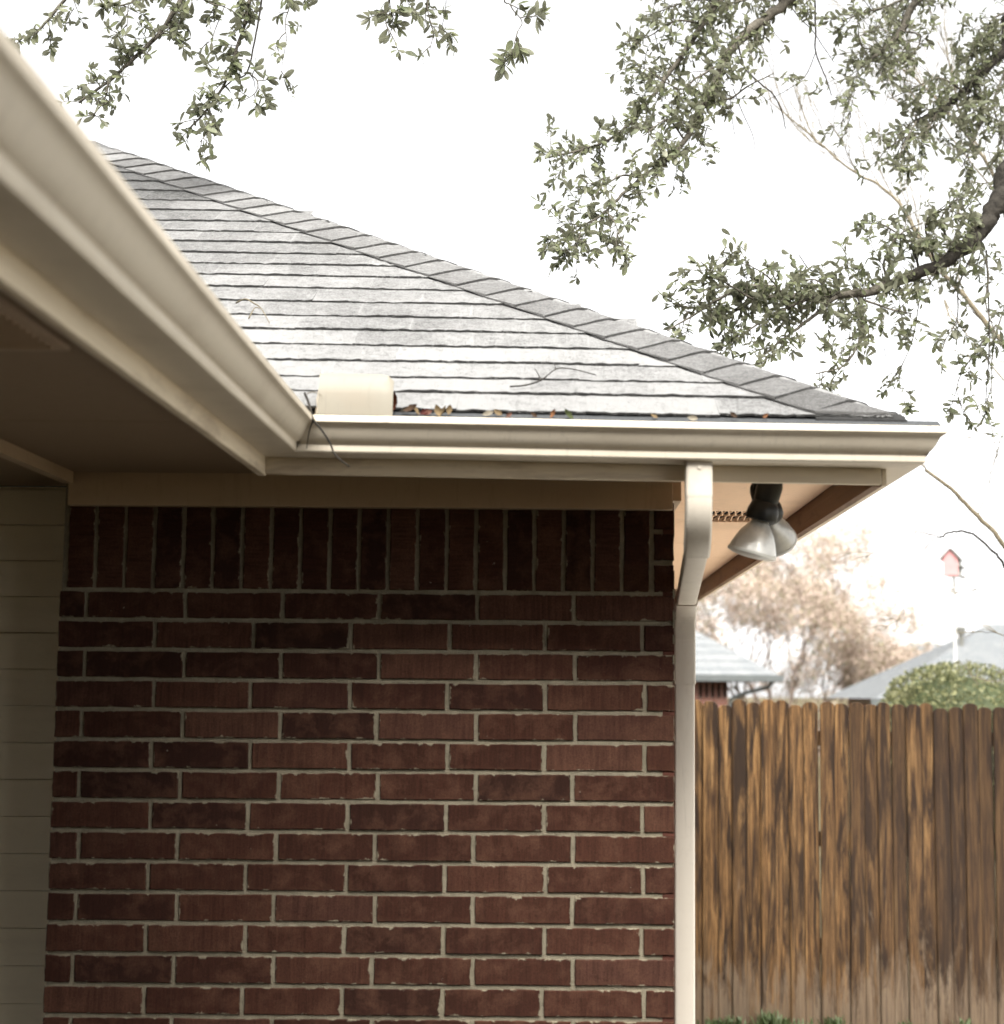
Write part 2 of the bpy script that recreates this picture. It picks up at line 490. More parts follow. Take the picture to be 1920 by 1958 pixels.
while zt > 0.05:
    zc = zt - PITCH_Z / 2
    first = 0.051 if row % 2 == 0 else 0.231
    xs = [XR + JOINT / 2]
    x = first
    while x > XL + 0.03:
        xs.append(x + rb.uniform(-.004, .004)); x -= PITCH_X
    xs.append(XL - JOINT / 2)
    for a, b in zip(xs[1:], xs[:-1]):
        w = (b - a) - JOINT
        xc = (a + b) / 2
        if zt > 0.95:
            if w > 0.21:
                put_brick(rb.choice(full), xc, zc, w / (PITCH_X - JOINT))
            else:
                put_brick(brick_mesh('brick', w, HB, 0.06, M['brick'], row), xc, zc)
        else:
            rest.box(xc - w / 2, xc + w / 2, YW, YW + 0.03, zc - HB / 2, zc + HB / 2)
    row += 1
    zt -= PITCH_Z
# soldier course
sold = [brick_mesh('brick', 0.0665, 0.236, 0.06, M['soldier'], 40 + s) for s in range(5)]
zs_c = Z_TOP + JOINT / 2 + 0.118
x = XR - 0.060
# the corner shows the stacked headers of the side wall
for k in range(3):
    put_brick(brick_mesh('brick', 0.052, 0.070, 0.06, M['brick'], 70 + k), XR - 0.027, Z_TOP + JOINT / 2 + 0.035 + k * 0.082)
while x > XL + 0.05:
    put_brick(rb.choice(sold), x - 0.0385, zs_c)
    x -= 0.0765
# lower front courses and the side wall
for k in range(31):
    z = 0.06 + k * PITCH_Z
    y = YW + (0.0 if k % 2 else 0.127)
    while y < YBACK - 0.75:
        rest.box(XR - 0.03, XR, y + 0.004, y + PITCH_X - 0.0065, z, z + HB); y += PITCH_X
rs = rest.build('wall_bricks', M['sidebrick'], wall)
tag(rs, 'red bricks of the side wall and of the lower courses', kind='stuff')
# mortar squeezed out at the corner
for zz in (0.0, 0.055, 0.0773, 0.118, 0.17):
    sq = MB().box(XR - 0.004, XR + rb.uniform(0.0015, 0.0035), YW - 0.001, YW + 0.012, Z_TOP - zz - 0.012, Z_TOP - zz + 0.012)
    sq.build('mortar_drip', M['mortar'], wall)

# ---- lap siding in the recess on the left
YS = 4.573
sid = MB().box(-4.4, XL + 0.09, YS + 0.02, YS + 0.12, 0, ZS).build('siding_wall', M['siding'], house)
z = E0 - 0.052 - 0.1 * 18
k = 0
while z < ZS - 0.02:
    b = MB()
    z1 = min(z + 0.0965, ZS - 0.002)
    b.add([(-4.4, YS - 0.008, z), (XL + 0.09, YS - 0.008, z), (-4.4, YS + 0.004, z1), (XL + 0.09, YS + 0.004, z1),
           (-4.4, YS + 0.024, z), (XL + 0.09, YS + 0.024, z), (-4.4, YS + 0.024, z1), (XL + 0.09, YS + 0.024, z1)],
          [(0, 1, 3, 2), (4, 6, 7, 5), (0, 4, 5, 1), (2, 3, 7, 6), (0, 2, 6, 4), (1, 5, 7, 3)])
    b.build('siding_board', M['siding'], sid)
    z += 0.1; k += 1
# return of the brick wall; unseen left wall added to shade the covered patio
MB().box(XL, XL + 0.1, YW + 0.05, YS + 0.03, 0, ZS - 0.002).build('wall_return', M['sidebrick'], house)
MB().box(-4.5, -4.35, 1.2, YS + 0.1, 0, ZS + 0.04).build('patio_shade_wall', M['siding'], house)

# added unseen wall and roof behind the viewer, blocking low sky light
MB().box(-3.9, 2.7, -1.6, -1.3, 0, 6.0).build('rear_shade_wall', M['sidebrick'], house)
rw_ = MB()
rw_.add([(-4.4, -0.95, 6.0), (3.2, -0.95, 6.0), (3.2, -4.5, 8.0), (-4.4, -4.5, 8.0), (-4.4, -0.95, 5.85), (3.2, -0.95, 5.85), (3.2, -4.5, 5.85), (-4.4, -4.5, 5.85)],
        [(0, 1, 2, 3), (4, 7, 6, 5), (0, 4, 5, 1), (1, 5, 6, 2), (2, 6, 7, 3), (3, 7, 4, 0)])
rw_.build('rear_shade_roof', M['felt'], house)

# ---- frieze boards
fz = MB().box(XL + 0.02, XR - 0.006, YW - 0.030, YW + 0.004, E0 + 0.470, ZS + 0.01).build('frieze_board', M['frieze'], house)
bevel(fz, 0.002)
fs = MB().box(XR - 0.004, XR + 0.020, YW + 0.03, YBACK - 0.5, E0 + 0.50, ZS + 0.01).build('frieze_board', M['frieze'], house)
MB().box(-1.285, -1.258, -1.28, YW - 0.034, E0 + 0.526, ZS + 0.005).build('ceiling_trim', M['frieze'], house)

# ---- soffit panels, butted with open joints
sof = empty('soffit', Vector((0, YW, ZS)) - house.location); sof.parent = house
def panel(x0, x1, y0, y1, mat='soffit'):
    MB().box(x0, x1, y0, y1, ZS, ZS + 0.012).build('soffit_panel', M[mat], sof)
G = 0.0025
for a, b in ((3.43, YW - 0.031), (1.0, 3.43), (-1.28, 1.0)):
    panel(-1.256, XFL - 0.021, a + G, b - G, 'soffit_shaded')
panel(XFL - 0.020, XR - 0.001, YF + 0.021, YW - 0.033, 'soffit_shaded')
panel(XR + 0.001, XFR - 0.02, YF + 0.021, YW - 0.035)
panel(-4.34, -1.287, -1.28, YS - 0.01, 'soffit_shaded')
for a, b in ((YW - 0.033, 5.08), (5.40, 6.20), (6.20, 6.80), (7.08, 8.02), (8.02, YBACK)):
    panel(XR + 0.0, XFR - 0.02, a + G, b - G)
for a, b, vx0, vx1 in ((5.08, 5.40, 0.452, 0.640), (6.80, 7.08, XR + 0.006, 0.372)):            # vent strips with a diamond mesh
    panel(XR, vx0, a + G, b - G); panel(vx1, XFR - 0.02, a + G, b - G)
    vent = MB().box(vx0, vx1, a, b, ZS + 0.02, ZS + 0.03).build('vent', M['dark'], sof)
    g = MB()
    n = 9 if vx1 > 0.5 else 4
    wv = (vx1 - vx0) / n
    for i in range(-1, n + 1):
        for s in (0, 1):
            p0 = vx0 + i * wv
            pts = [Vector((p0 + (0 if s else wv * 0.9), a + 0.004, ZS + 0.006)), Vector((p0 + wv * 0.5 + (wv * .4 if s else 0), (a + b) / 2, ZS + 0.006)), Vector((p0 + (0 if s else wv * 0.9), b - 0.004, ZS + 0.006))]
            pts = [Vector((min(max(q.x, vx0), vx1), q.y, q.z)) for q in pts]
            g.tube(pts, 0.0030, 4)
    for yy in (a + 0.004, (a + b) / 2, b - 0.004):
        g.box(vx0, vx1, yy - 0.003, yy + 0.003, ZS + 0.0025, ZS + 0.008)
    g.build('vent_mesh', M['soffit'], sof)
v = MB()
v.box(-1.10, -0.80, 2.20, 2.66, ZS - 0.008, ZS - 0.001)
for k in range(14): v.box(-1.08, -0.82, 2.22 + k * 0.031, 2.234 + k * 0.031, ZS - 0.013, ZS - 0.0075)
v.build('vent', M['frieze'], sof)
bk = MB().box(-4.4, XFL - 0.03, -1.29, YF, ZS + 0.05, ZS + 0.06)
bk.box(-4.4, XFR - 0.03, YF + 0.03, YBACK, ZS + 0.05, ZS + 0.06)
bk.build('soffit_backing', M['felt'], sof)

# ---- fascias
fb = E0 + 0.500
t = tilt
o = MB().box(XFL, XFR, YF, YF + 0.020, fb, fb + 0.145, t).build('fascia', M['fascia_x'], house); bevel(o, 0.0025)
o = MB().box(XFL - 0.020, XFL - 0.0005, -1.3, YF + 0.019, fb - 0.002, fb + 0.143).build('fascia', M['fascia_y'], house); bevel(o, 0.0025)
zr = fb + tilt(XFR)
o = MB().box(XFR - 0.018, XFR + 0.004, YF + 0.0215, YBACK, zr - 0.002, zr + 0.143).build('fascia', M['raw_y'], house)
tag(o, 'weathered brown back of the right-hand fascia')
o = MB().box(XFR + 0.0045, XFR + 0.014, YF + 0.012, YBACK, zr - 0.001, zr + 0.140).build('fascia_facing', M['fascia_y'], house)
o = MB().box(XR + 0.03, XFR - 0.019, YBACK - 0.02, YBACK, zr, zr + 0.14).build('fascia', M['raw_y'], house)

# ---- gutters: K profile, (offset from fascia, height above gutter bottom)
PROF = [(0.001, 0.088), (0.001, 0.0), (0.078, 0.0), (0.083, 0.0015), (0.0855, 0.005), (0.0855, 0.018), (0.084, 0.0215), (0.0845, 0.0235),
        (0.089, 0.0255), (0.095, 0.030), (0.100, 0.036), (0.1045, 0.043), (0.1085, 0.051), (0.112, 0.059), (0.1155, 0.0655), (0.120, 0.069),
        (0.1245, 0.0705), (0.127, 0.073), (0.127, 0.087), (0.125, 0.0895), (0.112, 0.0895), (0.112, 0.087), (0.124, 0.086),
        (0.1235, 0.0735), (0.113, 0.0665), (0.1045, 0.050), (0.097, 0.037), (0.087, 0.028), (0.080, 0.003), (0.003, 0.003), (0.003, 0.088)]
PROF = [(g, zz * 0.905) for g, zz in PROF]
GB = E0 + 0.5405
LIP = 0.081
def gtilt(x): return -0.0120 * (x + 0.57)
def gutter(stations):
    mb = MB()
    rings = []
    for fn in stations: rings.append([fn(g, zz) for g, zz in PROF])
    mb.sweep(rings)
    ob = mb.build('gutter', M['gutter'], house)
    return auto_smooth(ob)
def mixst(f0, f1, n):
    def mk(t_):
        def fn(g, zz):
            a, b = Vector(f0(g, zz)), Vector(f1(g, zz))
            q = a.lerp(b, t_)
            q.z += 0.0012 * noise.noise(Vector((q.x * 2.3, q.y * 2.3, 1.7)))
            return q
        return fn
    return [mk(i / n) for i in range(n + 1)]
g_front = gutter(mixst(lambda g, zz: (XFL + g, YF - g, GB + zz), lambda g, zz: (XFR + g, YF - g, GB + zz + gtilt(XFR)), 14))
def left_st(t_):
    def fn(g, zz):
        y = (YF - g) + (-1.29 - YF + g) * t_
        u = min(max(3.72 - y, 0), 2.6)
        k = 1.0 + (0.012 * u + 0.002 * u * u) / LIP
        return Vector((XFL + g + 0.0012 * noise.noise(Vector((y * 1.9, 3.1, 0))), y, GB + zz * k + 0.0015 * noise.noise(Vector((y * 2.3, 7.7, 0)))))
    return fn
g_left = gutter([left_st(i / 40) for i in range(41)])
g_right = gutter(mixst(lambda g, zz: (XFR + g, YF - g, GB + zz + gtilt(XFR)), lambda g, zz: (XFR + g, YBACK, GB + zz + gtilt(XFR)), 8))
# seam where two gutter lengths overlap, and the mitre strips
xs_ = -0.395
sm = MB()
sm.sweep([[(xs_ + dx, YF - g - 0.0012, GB + gtilt(xs_) + zz + (0.0004 if zz > 0.03 else -0.0006)) for g, zz in PROF[16:20]] for dx in (0, 0.012)], cap=False, closed=False)
sm.build('seam', M['gutter'], g_front, fix=False)
# gutter guard: dark mesh from the lip to under the shingles
gg = MB()
for i in range(60):
    x0 = XFL + 0.14 + (XFR - XFL - 0.02) * i / 60; x1 = XFL + 0.14 + (XFR - XFL - 0.02) * (i + 1) / 60
    a = [(x, YF - 0.113, GB + LIP + gtilt(x) + 0.001) for x in (x0, x1)]
    b = [(x, YF - 0.064, GB + LIP + 0.021 + gtilt(x) + 0.002 * (x + 0.5)) for x in (x0, x1)]
    gg.add([a[0], a[1], b[1], b[0]], [(0, 1, 2, 3)])
gg.build('gutter_guard', M['guard'], g_front, fix=False)
# splash guard: bent sheet standing in the inside corner
sp = MB()
ya = YF - 0.122
prof = [(0.000, 0.0), (0.002, 0.022), (0.006, 0.050), (0.013, 0.084), (0.026, 0.100)]
xa, xb = at(612, 790, ya).x, at(750, 790, ya).x
def sring(x, off=0.0, drop=0.0): return [(x, ya + dy + off, GB + LIP + 0.002 + gtilt(x) + dz * (1 - drop)) for dy, dz in prof]
st = [sring(xa - 0.006), sring(xa + 0.003), sring(xa + 0.05), sring(xb - 0.03), sring(xb - 0.012, 0, 0.03), sring(xb, 0.004, 0.15)]
outer = st
inner = [[(x, y + 0.003, z) for x, y, z in r_] for r_ in st]
for rr in (outer,): sp.sweep(rr, cap=False, closed=False)
sp.sweep(inner, cap=False, closed=False)
so = sp.build('splash_guard', M['splash'], g_front, fix=False); auto_smooth(so)
MB().add([(xa - 0.006, ya, GB + LIP + 0.002), (xa - 0.004, ya, GB + LIP + 0.002), (xa - 0.004, ya + 0.06, GB + 0.195), (xa - 0.006, ya + 0.06, GB + 0.200),
          (xa - 0.03, ya + 0.10, GB + 0.10), (xa - 0.027, ya + 0.10, GB + 0.10)], [(0, 1, 2, 3), (0, 3, 4), (1, 5, 2)]).build('flange', M['gutter'], so, fix=False)

# ---- downspout
XD, WD = 0.331, 0.0312
def rr_ring(c, tx, nrm, w, d):
    """rounded rectangle ring: tx across (X), nrm the thickness direction"""
    pts = []
    cr = 0.007
    for sx, sz, a0 in ((1, 1, 0), (-1, 1, 90), (-1, -1, 180), (1, -1, 270)):
        for a in (0, 30, 60, 90):
            aa = R(a0 + a)
            pts.append(c + tx * (sx * (w - cr) + cr * math.cos(aa)) + nrm * (sz * (d - cr) + cr * math.sin(aa)))
    return pts
def spout(name, pts, w, d, parent, ribs=None):
    mb = MB(); rings = []
    tx = Vector((1, 0, 0))
    for i, p in enumerate(pts):
        tdir = (pts[min(i + 1, len(pts) - 1)] - pts[max(i - 1, 0)]).normalized()
        nrm = tdir.cross(tx).normalized()
        k = 0.0
        if ribs: k = ribs(i)
        rings.append(rr_ring(p, tx, nrm, w + k, d + k))
    mb.sweep(rings)
    return auto_smooth(mb.build(name, M['spout'], parent))
def dp(y, z): return Vector((XD + 0.0385 * min(max((y - 3.80) / 0.86, 0.0), 1.0), y, E0 + z))
def bez(p0, p1, p2, n): return [p0 * (1 - t_) ** 2 + p1 * 2 * t_ * (1 - t_) + p2 * t_ * t_ for t_ in [i / n for i in range(n + 1)]]
ds = empty('downspout', Vector((XD, 4.72, 0)) - house.location); ds.parent = house
top = [dp(3.795, 0.537), dp(3.795, 0.50), dp(3.795, 0.468)]
elb = bez(dp(3.795, 0.462), dp(3.797, 0.365), dp(3.905, 0.336), 44)
e1 = spout('elbow', top + elb, WD, 0.023, ds, lambda i: (-0.0011 if i % 2 else 0.0) if 5 < i < 46 else 0)
spout('cross_pipe', [dp(3.88, 0.3405), dp(4.1, 0.3155), dp(4.4, 0.281), dp(4.66, 0.252)], WD - 0.0035, 0.0195, ds)
elb2 = bez(dp(4.60, 0.259), dp(4.715, 0.245), dp(4.72, 0.135), 36)
spout('elbow', elb2 + [dp(4.72, 0.11), dp(4.72, 0.06), dp(4.72, 0.02)], WD, 0.023, ds, lambda i: (-0.0011 if i % 2 else 0.0) if 2 < i < 34 else 0)
spout('pipe', [dp(4.72, 0.06), dp(4.72, -0.5), dp(4.72, -1.2), dp(4.72, -1.88)], WD - 0.0022, 0.021, ds)
o = spout('strap', [dp(4.72, 0.032), dp(4.72, 0.022)], WD + 0.0012, 0.0238, ds)
MB().tube([dp(3.795 - 0.0235, 0.515), dp(3.795 - 0.0265, 0.515)], 0.0042, 10).build('rivet', M['spout'], e1)

# ---- roof
roof = empty('roof', Vector((0, 6.2, ZS)) - house.location); roof.parent = house
T_TOP = 2.62                               # plan distance from eave to ridge
zt_ = lambda y: HC.z + MS * (y - HC.y)
dk = MB()
yr = HC.y + T_TOP
# deck under the shingles: front, right, rear and wing slopes
def rp(x, y, dz=0.0): return (x, y, roof_z(x, y) + dz)
vx = XFL - 0.03
hipx = HC.x - T_TOP
DZ = -0.012
xridge_z = roof_z(hipx, yr)
dk.add([rp(vx, HC.y, DZ), rp(HC.x, HC.y, DZ), rp(hipx, yr, DZ), rp(vx - T_TOP, yr, DZ)], [(0, 1, 2, 3)])
dk.add([(HC.x, HC.y, HC.z + DZ), (HC.x, YBACK + 0.05, HC.z + DZ), (hipx, yr, xridge_z + DZ)], [(0, 1, 2)])
dk.add([(HC.x, YBACK + 0.05, HC.z + DZ), (hipx, yr, xridge_z + DZ), (-6.5, yr, xridge_z + DZ), (-6.5, YBACK + 0.05, HC.z + DZ)], [(0, 1, 2, 3)])
wz = HC.z + 0.012
dk.add([(vx, HC.y, wz + DZ), (vx, -1.29, wz + DZ), (vx - T_TOP, -1.29, wz + DZ + MS * T_TOP), (vx - T_TOP, yr, wz + DZ + MS * T_TOP)], [(0, 1, 2, 3)])
dk.add([(vx - T_TOP, -1.29, wz + DZ + MS * T_TOP), (vx - T_TOP, yr, wz + DZ + MS * T_TOP), (-6.5, yr, wz + DZ + MS * T_TOP), (-6.5, -1.29, wz + DZ + MS * T_TOP)], [(0, 1, 2, 3)])
deck = dk.build('roof_deck', M['felt'], roof, fix=False)
COURSES = [-0.020, 0.085, 0.180, 0.285, 0.397, 0.510, 0.620, 0.735, 0.852, 0.962, 1.075, 1.185, 1.298, 1.415, 1.535, 1.660, 1.787, 1.915,
           2.04, 2.165, 2.29, 2.415, 2.54]
rsh = random.Random(11)
nsl = Vector((0, -MS, 1)).normalized()
for i, t0 in enumerate(COURSES):
    t1 = (COURSES[i + 1] if i + 1 < len(COURSES) else t0 + 0.12)
    y0, y1 = HC.y + t0, HC.y + t1 + 0.03
    # clip on the valley (left) and on the hip (right)
    xl0, xr0 = vx - max(t0, 0) + 0.0, HC.x - max(t0, 0.0) - 0.02
    wob = rsh.uniform(-0.003, 0.003)
    cuts = [xl0]
    x = -4.2 + (0.1525 if i % 2 else 0.0) + rsh.uniform(-0.02, 0.02)
    while x < xr0 - 0.05:
        if x > xl0 + 0.05: cuts.append(x)
        x += 0.305
    cuts.append(xr0)
    for a, b in zip(cuts[:-1], cuts[1:]):
        gap = -0.001
        a_, b_ = a + gap, b - gap
        lift = rsh.uniform(0.0075, 0.0105)
        dy = wob + rsh.uniform(-0.0025, 0.0025)
        # lower edge in five points so that it is not dead straight
        n = 16
        low, lowb, upp = [], [], []
        for k in range(n + 1):
            x_ = a_ + (b_ - a_) * k / n
            jy = rsh.uniform(-0.0022, 0.0022)
            jl = lift + rsh.uniform(-0.0022, 0.0010)
            xu = x_ if b < xr0 - 1e-6 else min(x_, HC.x - (t1 + 0.02))
            yl = y0 + dy + jy
            q = Vector(rp(x_, yl))
            low.append(q + nsl * jl); lowb.append(q + nsl * (jl - 0.0058))
            upp.append(Vector(rp(xu, y1)) + nsl * 0.001)
        mb = MB()
        N = n + 1
        f = []
        for k in range(n):
            f += [(k, k + 1, 2 * N + k + 1, 2 * N + k), (N + k, N + k + 1, k + 1, k)]
        f += [(0, 2 * N, N), (n, N + n, 2 * N + n)]
        mb.add(low + lowb + upp, f)
        mb.build('shingle', M['shingle'], roof, fix=False)
# starter strip and drip edge, seen as a dark line beneath the first course
MB().box(vx + 0.03, HC.x - 0.01, HC.y - 0.006, HC.y + 0.05, HC.z - 0.018, HC.z - 0.010, lambda x: -0.0098 * (x - HC.x)).build('drip_edge', M['felt'], roof)
# doubled starter layers showing as a thick dark edge under the first cap
MB().add([rp(0.60, HC.y - 0.027, 0.003), rp(0.812, HC.y - 0.027, 0.003), rp(0.790, HC.y + 0.0, 0.012), rp(0.60, HC.y + 0.02, 0.012),
          rp(0.60, HC.y - 0.027, -0.006), rp(0.812, HC.y - 0.027, -0.006), rp(0.790, HC.y + 0.0, 0.0), rp(0.60, HC.y + 0.02, 0.0)],
         [(0, 1, 2, 3), (4, 7, 6, 5), (0, 4, 5, 1), (1, 5, 6, 2), (2, 6, 7, 3), (3, 7, 4, 0)]).build('starter_shingle', M['felt'], roof)
# hip caps
ALONG = [0.0, 0.125, 0.245, 0.355, 0.480, 0.602, 0.720, 0.842, 0.965, 1.088, 1.215, 1.345, 1.480, 1.611, 1.738, 1.866, 1.998, 2.130, 2.266, 2.398,
         2.545, 2.668, 2.795, 2.930, 3.066, 3.215, 3.370, 3.51, 3.64, 3.77, 3.90]
hd = Vector((-1, 1, MS + 0.0098)).normalized()
hfront = Vector((-1, -0.001, 0)); 
# directions lying in each slope, square to the hip
def inplane(nrm):
    d_ = nrm.cross(hd).normalized()
    return d_
n1 = Vector((0.0098, -MS, 1)).normalized()
n2 = Vector((MS, 0.0, 1)).normalized()
df = inplane(n1); 
if df.y > 0: df = -df
dr = inplane(n2)
if dr.x < 0: dr = -dr
upv = (n1 + n2).normalized()
rc = random.Random(5)
for i in range(len(ALONG) - 1):
    a0, a1 = ALONG[i], ALONG[i + 1] + 0.05
    wd = 0.166
    lo, lb, hi = [], [], []
    sk = rc.uniform(-0.004, 0.004)
    for k in range(9):
        u = (k - 4) / 4.0
        # rounded fold over the hip
        d_ = df if u < 0 else dr
        off = d_ * (abs(u) * wd) + upv * (0.004 - 0.012 * math.exp(-(u / 0.16) ** 2) + 0.0)
        base0 = HC + hd * (a0 + sk * u + rc.uniform(-.001, .001)) + off
        base1 = HC + hd * a1 + off * 1.0
        lift = 0.0125 + 0.002 * rc.random()
        lo.append(base0 + upv * lift); lb.append(base0 + upv * (lift - 0.0060)); hi.append(base1 + upv * 0.004)
    for lst in (lo, lb, hi):
        for k, p in enumerate(lst):
            if p.y < HC.y - 0.022: p = p + hd * ((HC.y - 0.022 - p.y) / hd.y)
            if p.x > HC.x + 0.022: p = p + hd * ((HC.x + 0.022 - p.x) / hd.x)
            lst[k] = p
    mb = MB(); N = 9; f = []
    for k in range(8): f += [(k, k + 1, 2 * N + k + 1, 2 * N + k), (N + k, N + k + 1, k + 1, k)]
    f += [(0, 2 * N, N), (8, N + 8, 2 * N + 8)]
    for k in range(8): f.append((N + k, 2 * N + k, 2 * N + k + 1, N + k + 1))
    mb.add(lo + lb + hi, f)
    mb.build('hip_cap', M['cap'], roof)

# ------------------------------------------------------------------ flood light under the right-hand eave
FLX, FLY = 0.512, 4.05
fl = empty('flood_light', (FLX, FLY, ZS), 'twin flood light with black sockets and clear reflector bulbs under the eave', 'lamp')
MB().tube([(FLX, FLY, ZS - 0.001), (FLX, FLY, ZS - 0.022)], [0.055, 0.05], 20).build('base', M['black'], fl)
mg = Mat('bulb_glass', 0.34, (0.62, 0.63, 0.60), 0.5, 0.30)
mg.color(mg.ramp(mg.noise(mg.tc(), 24, 3), [(0.35, (0.50, 0.50, 0.47)), (0.7, (0.74, 0.73, 0.68))]))
ml = Mat('bulb_lens', 0.35, (0.62, 0.62, 0.58), 0.5)
def lathe(prof, c, axis, seg=26):
    axis = Vector(axis).normalized()
    a = axis.cross(Vector((0.2, 0.9, 0.3))).normalized(); b = axis.cross(a)
    return [[Vector(c) + axis * h + (a * math.cos(2 * math.pi * k / seg) + b * math.sin(2 * math.pi * k / seg)) * r for k in range(seg)] for r, h in prof]
def lamp_head(c, axis, arm_from):
    """holder with ribs, then a reflector bulb opening along axis; c is the neck of the bulb"""
    c = Vector(c); axis = Vector(axis).normalized()
    hb = MB()
    hb.sweep(lathe([(0.020, -0.098), (0.029, -0.094), (0.032, -0.080), (0.031, -0.046), (0.029, -0.040), (0.033, -0.036), (0.0385, -0.018), (0.040, 0.000), (0.038, 0.006), (0.030, 0.008)], c, axis, 20))
    h = auto_smooth(hb.build('socket', M['black'], fl))
    k = MB(); kc = c - axis * 0.085
    k.tube([Vector(arm_from), Vector(arm_from).lerp(kc, 0.55), kc], [0.013, 0.015, 0.014], 10)
    k.tube([kc + Vector((-0.024, 0, 0)), kc + Vector((0.024, 0, 0))], 0.017, 12)
    k.build('knuckle', M['black'], h)
    b = MB()
    b.sweep(lathe([(0.019, 0.004), (0.022, 0.012), (0.030, 0.022), (0.041, 0.038), (0.050, 0.056), (0.0565, 0.074), (0.0595, 0.084)], c, axis), cap=False)
    bulb = b.build('bulb', mg.m, fl, fix=False); auto_smooth(bulb)
    l = MB()
    l.sweep(lathe([(0.0595, 0.0842), (0.0615, 0.085), (0.0615, 0.091), (0.0585, 0.094), (0.044, 0.099), (0.022, 0.1015), (0.001, 0.1022)], c, axis), cap=False)
    auto_smooth(l.build('lens', ml.m, bulb, fix=False))
c1 = at(1456, 990, FLY - 0.03); c2 = at(1468, 984, FLY + 0.08)
lamp_head(c1, (-0.26, 0.10, -1.0), (FLX - 0.026, FLY, ZS - 0.02))
lamp_head(c2, (0.22, 0.62, -0.62), (FLX + 0.030, FLY + 0.02, ZS - 0.02))

# ------------------------------------------------------------------ fence
FY = 10.0
rf = random.Random(21)
fence = empty('wooden_fence', (2.0, FY, 0), 'tall brown dog-eared cedar fence beside the downspout', 'fence')
x = 0.72
i = 0
while x < 4.4:
    w = rf.uniform(0.084, 0.094)
    top_z = E0 - 0.050 - 0.022 * max(0, (x - 0.9)) / 1.75 + rf.uniform(-0.014, 0.012) - (0.016 if i % 5 == 3 else 0)
    dy = rf.uniform(0.0, 0.002) if i % 2 == 0 else rf.uniform(0.0175, 0.021)
    e, h = rf.uniform(0.020, 0.027), rf.uniform(0.018, 0.026)
    hw = w / 2
    out = [(-hw, -0.08), (hw, -0.08), (hw, top_z - h), (hw - e * .55, top_z - h * .38), (hw - e, top_z - 0.002), (hw - e - 0.012, top_z), (-hw + e + 0.012, top_z), (-hw + e, top_z - 0.002), (-hw + e * .55, top_z - h * .38), (-hw, top_z - h)]
    lean = rf.uniform(-0.004, 0.004)
    mb = MB()
    mb.sweep([[(x + hw + px * (1 - 0.006 / hw) + lean * pz, FY + dy, pz - (0.004 if pz > 1 else 0)) for px, pz in out], [(x + hw + px + lean * pz, FY + dy + 0.008, pz) for px, pz in out], [(x + hw + px + lean * pz, FY + dy + 0.016, pz) for px, pz in out]])
    mb.build('picket', M['fence'], fence, origin=(x + hw, FY + dy, 0))
    x += w + rf.uniform(-0.004, 0.0004)
    i += 1
x = 0.7155
while x > -0.9:                            # the run goes on behind the house
    w = rf.uniform(0.084, 0.094); hw = w / 2; tz_ = E0 - 0.05 + rf.uniform(-0.014, 0.012)
    out = [(-hw, -0.08), (hw, -0.08), (hw, tz_ - 0.022), (hw - 0.023, tz_), (-hw + 0.023, tz_), (-hw, tz_ - 0.022)]
    mb = MB()
    mb.prism([(x - hw + px, FY + 0.001, pz) for px, pz in out], [(x - hw + px, FY + 0.017, pz) for px, pz in out])
    mb.build('picket', M['fence'], fence, origin=(x - hw, FY, 0))
    x -= w + 0.001
for z in (0.35, 0.98, 1.58):
    MB().box(-0.9, 4.6, FY + 0.039, FY + 0.077, z, z + 0.088).build('rail', M['fence'], fence)
for x in (-0.7, 0.55, 2.95):
    MB().box(x, x + 0.09, FY + 0.079, FY + 0.168, -0.1, 1.75).build('post', M['fence'], fence)

# ------------------------------------------------------------------ leaf and branch tools
def leaf_mesh(name, L, W, mat, bend=0.25, lobes=False):
    """one leaf lying along +X, slightly folded and drooping"""
    st = [(0.0, 0.04), (0.12, 0.30), (0.35, 0.75), (0.62, 1.0), (0.85, 0.72), (1.0, 0.10)]
    v, f = [], []
    for u, w in st:
        z = -bend * L * u * u
        v += [(L * u, -W / 2 * w, z + 0.10 * W * w), (L * u, 0, z), (L * u, W / 2 * w, z + 0.10 * W * w)]
    for k in range(len(st) - 1):
        a = 3 * k
        f += [(a, a + 3, a + 4, a + 1), (a + 1, a + 4, a + 5, a + 2)]
    me = bpy.data.meshes.new(name); me.from_pydata(v, [], f); me.materials.append(mat)
    me.polygons.foreach_set('use_smooth', [True] * len(f))
    return me
def rand_dir(r, zb=0.0):
    while True:
        d = Vector((r.uniform(-1, 1), r.uniform(-1, 1), r.uniform(-1, 1)))
        if 0.1 < d.length < 1: break
    d.normalize(); d.z += zb
    return d.normalized()
def smooth_path(pts, n=5):
    """Catmull-Rom through the points"""
    P = [Vector(p) for p in pts]
    P = [P[0] * 2 - P[1]] + P + [P[-1] * 2 - P[-2]]
    out = []
    for i in range(1, len(P) - 2):
        for k in range(n):
            t_ = k / n
            a, b, c, d = P[i - 1], P[i], P[i + 1], P[i + 2]
            out.append(0.5 * ((2 * b) + (c - a) * t_ + (2 * a - 5 * b + 4 * c - d) * t_ * t_ + (3 * b - a - 3 * c + d) * t_ ** 3))
    out.append(P[-2])
    return out
def px_path(pts, y0, y1=None):
    n = len(pts) - 1
    return [at(p[0], p[1], y0 + ((y1 if y1 is not None else y0) - y0) * i / max(n, 1)) for i, p in enumerate(pts)]
def taper(n, r0, r1): return [r0 + (r1 - r0) * i / max(n - 1, 1) for i in range(n)]
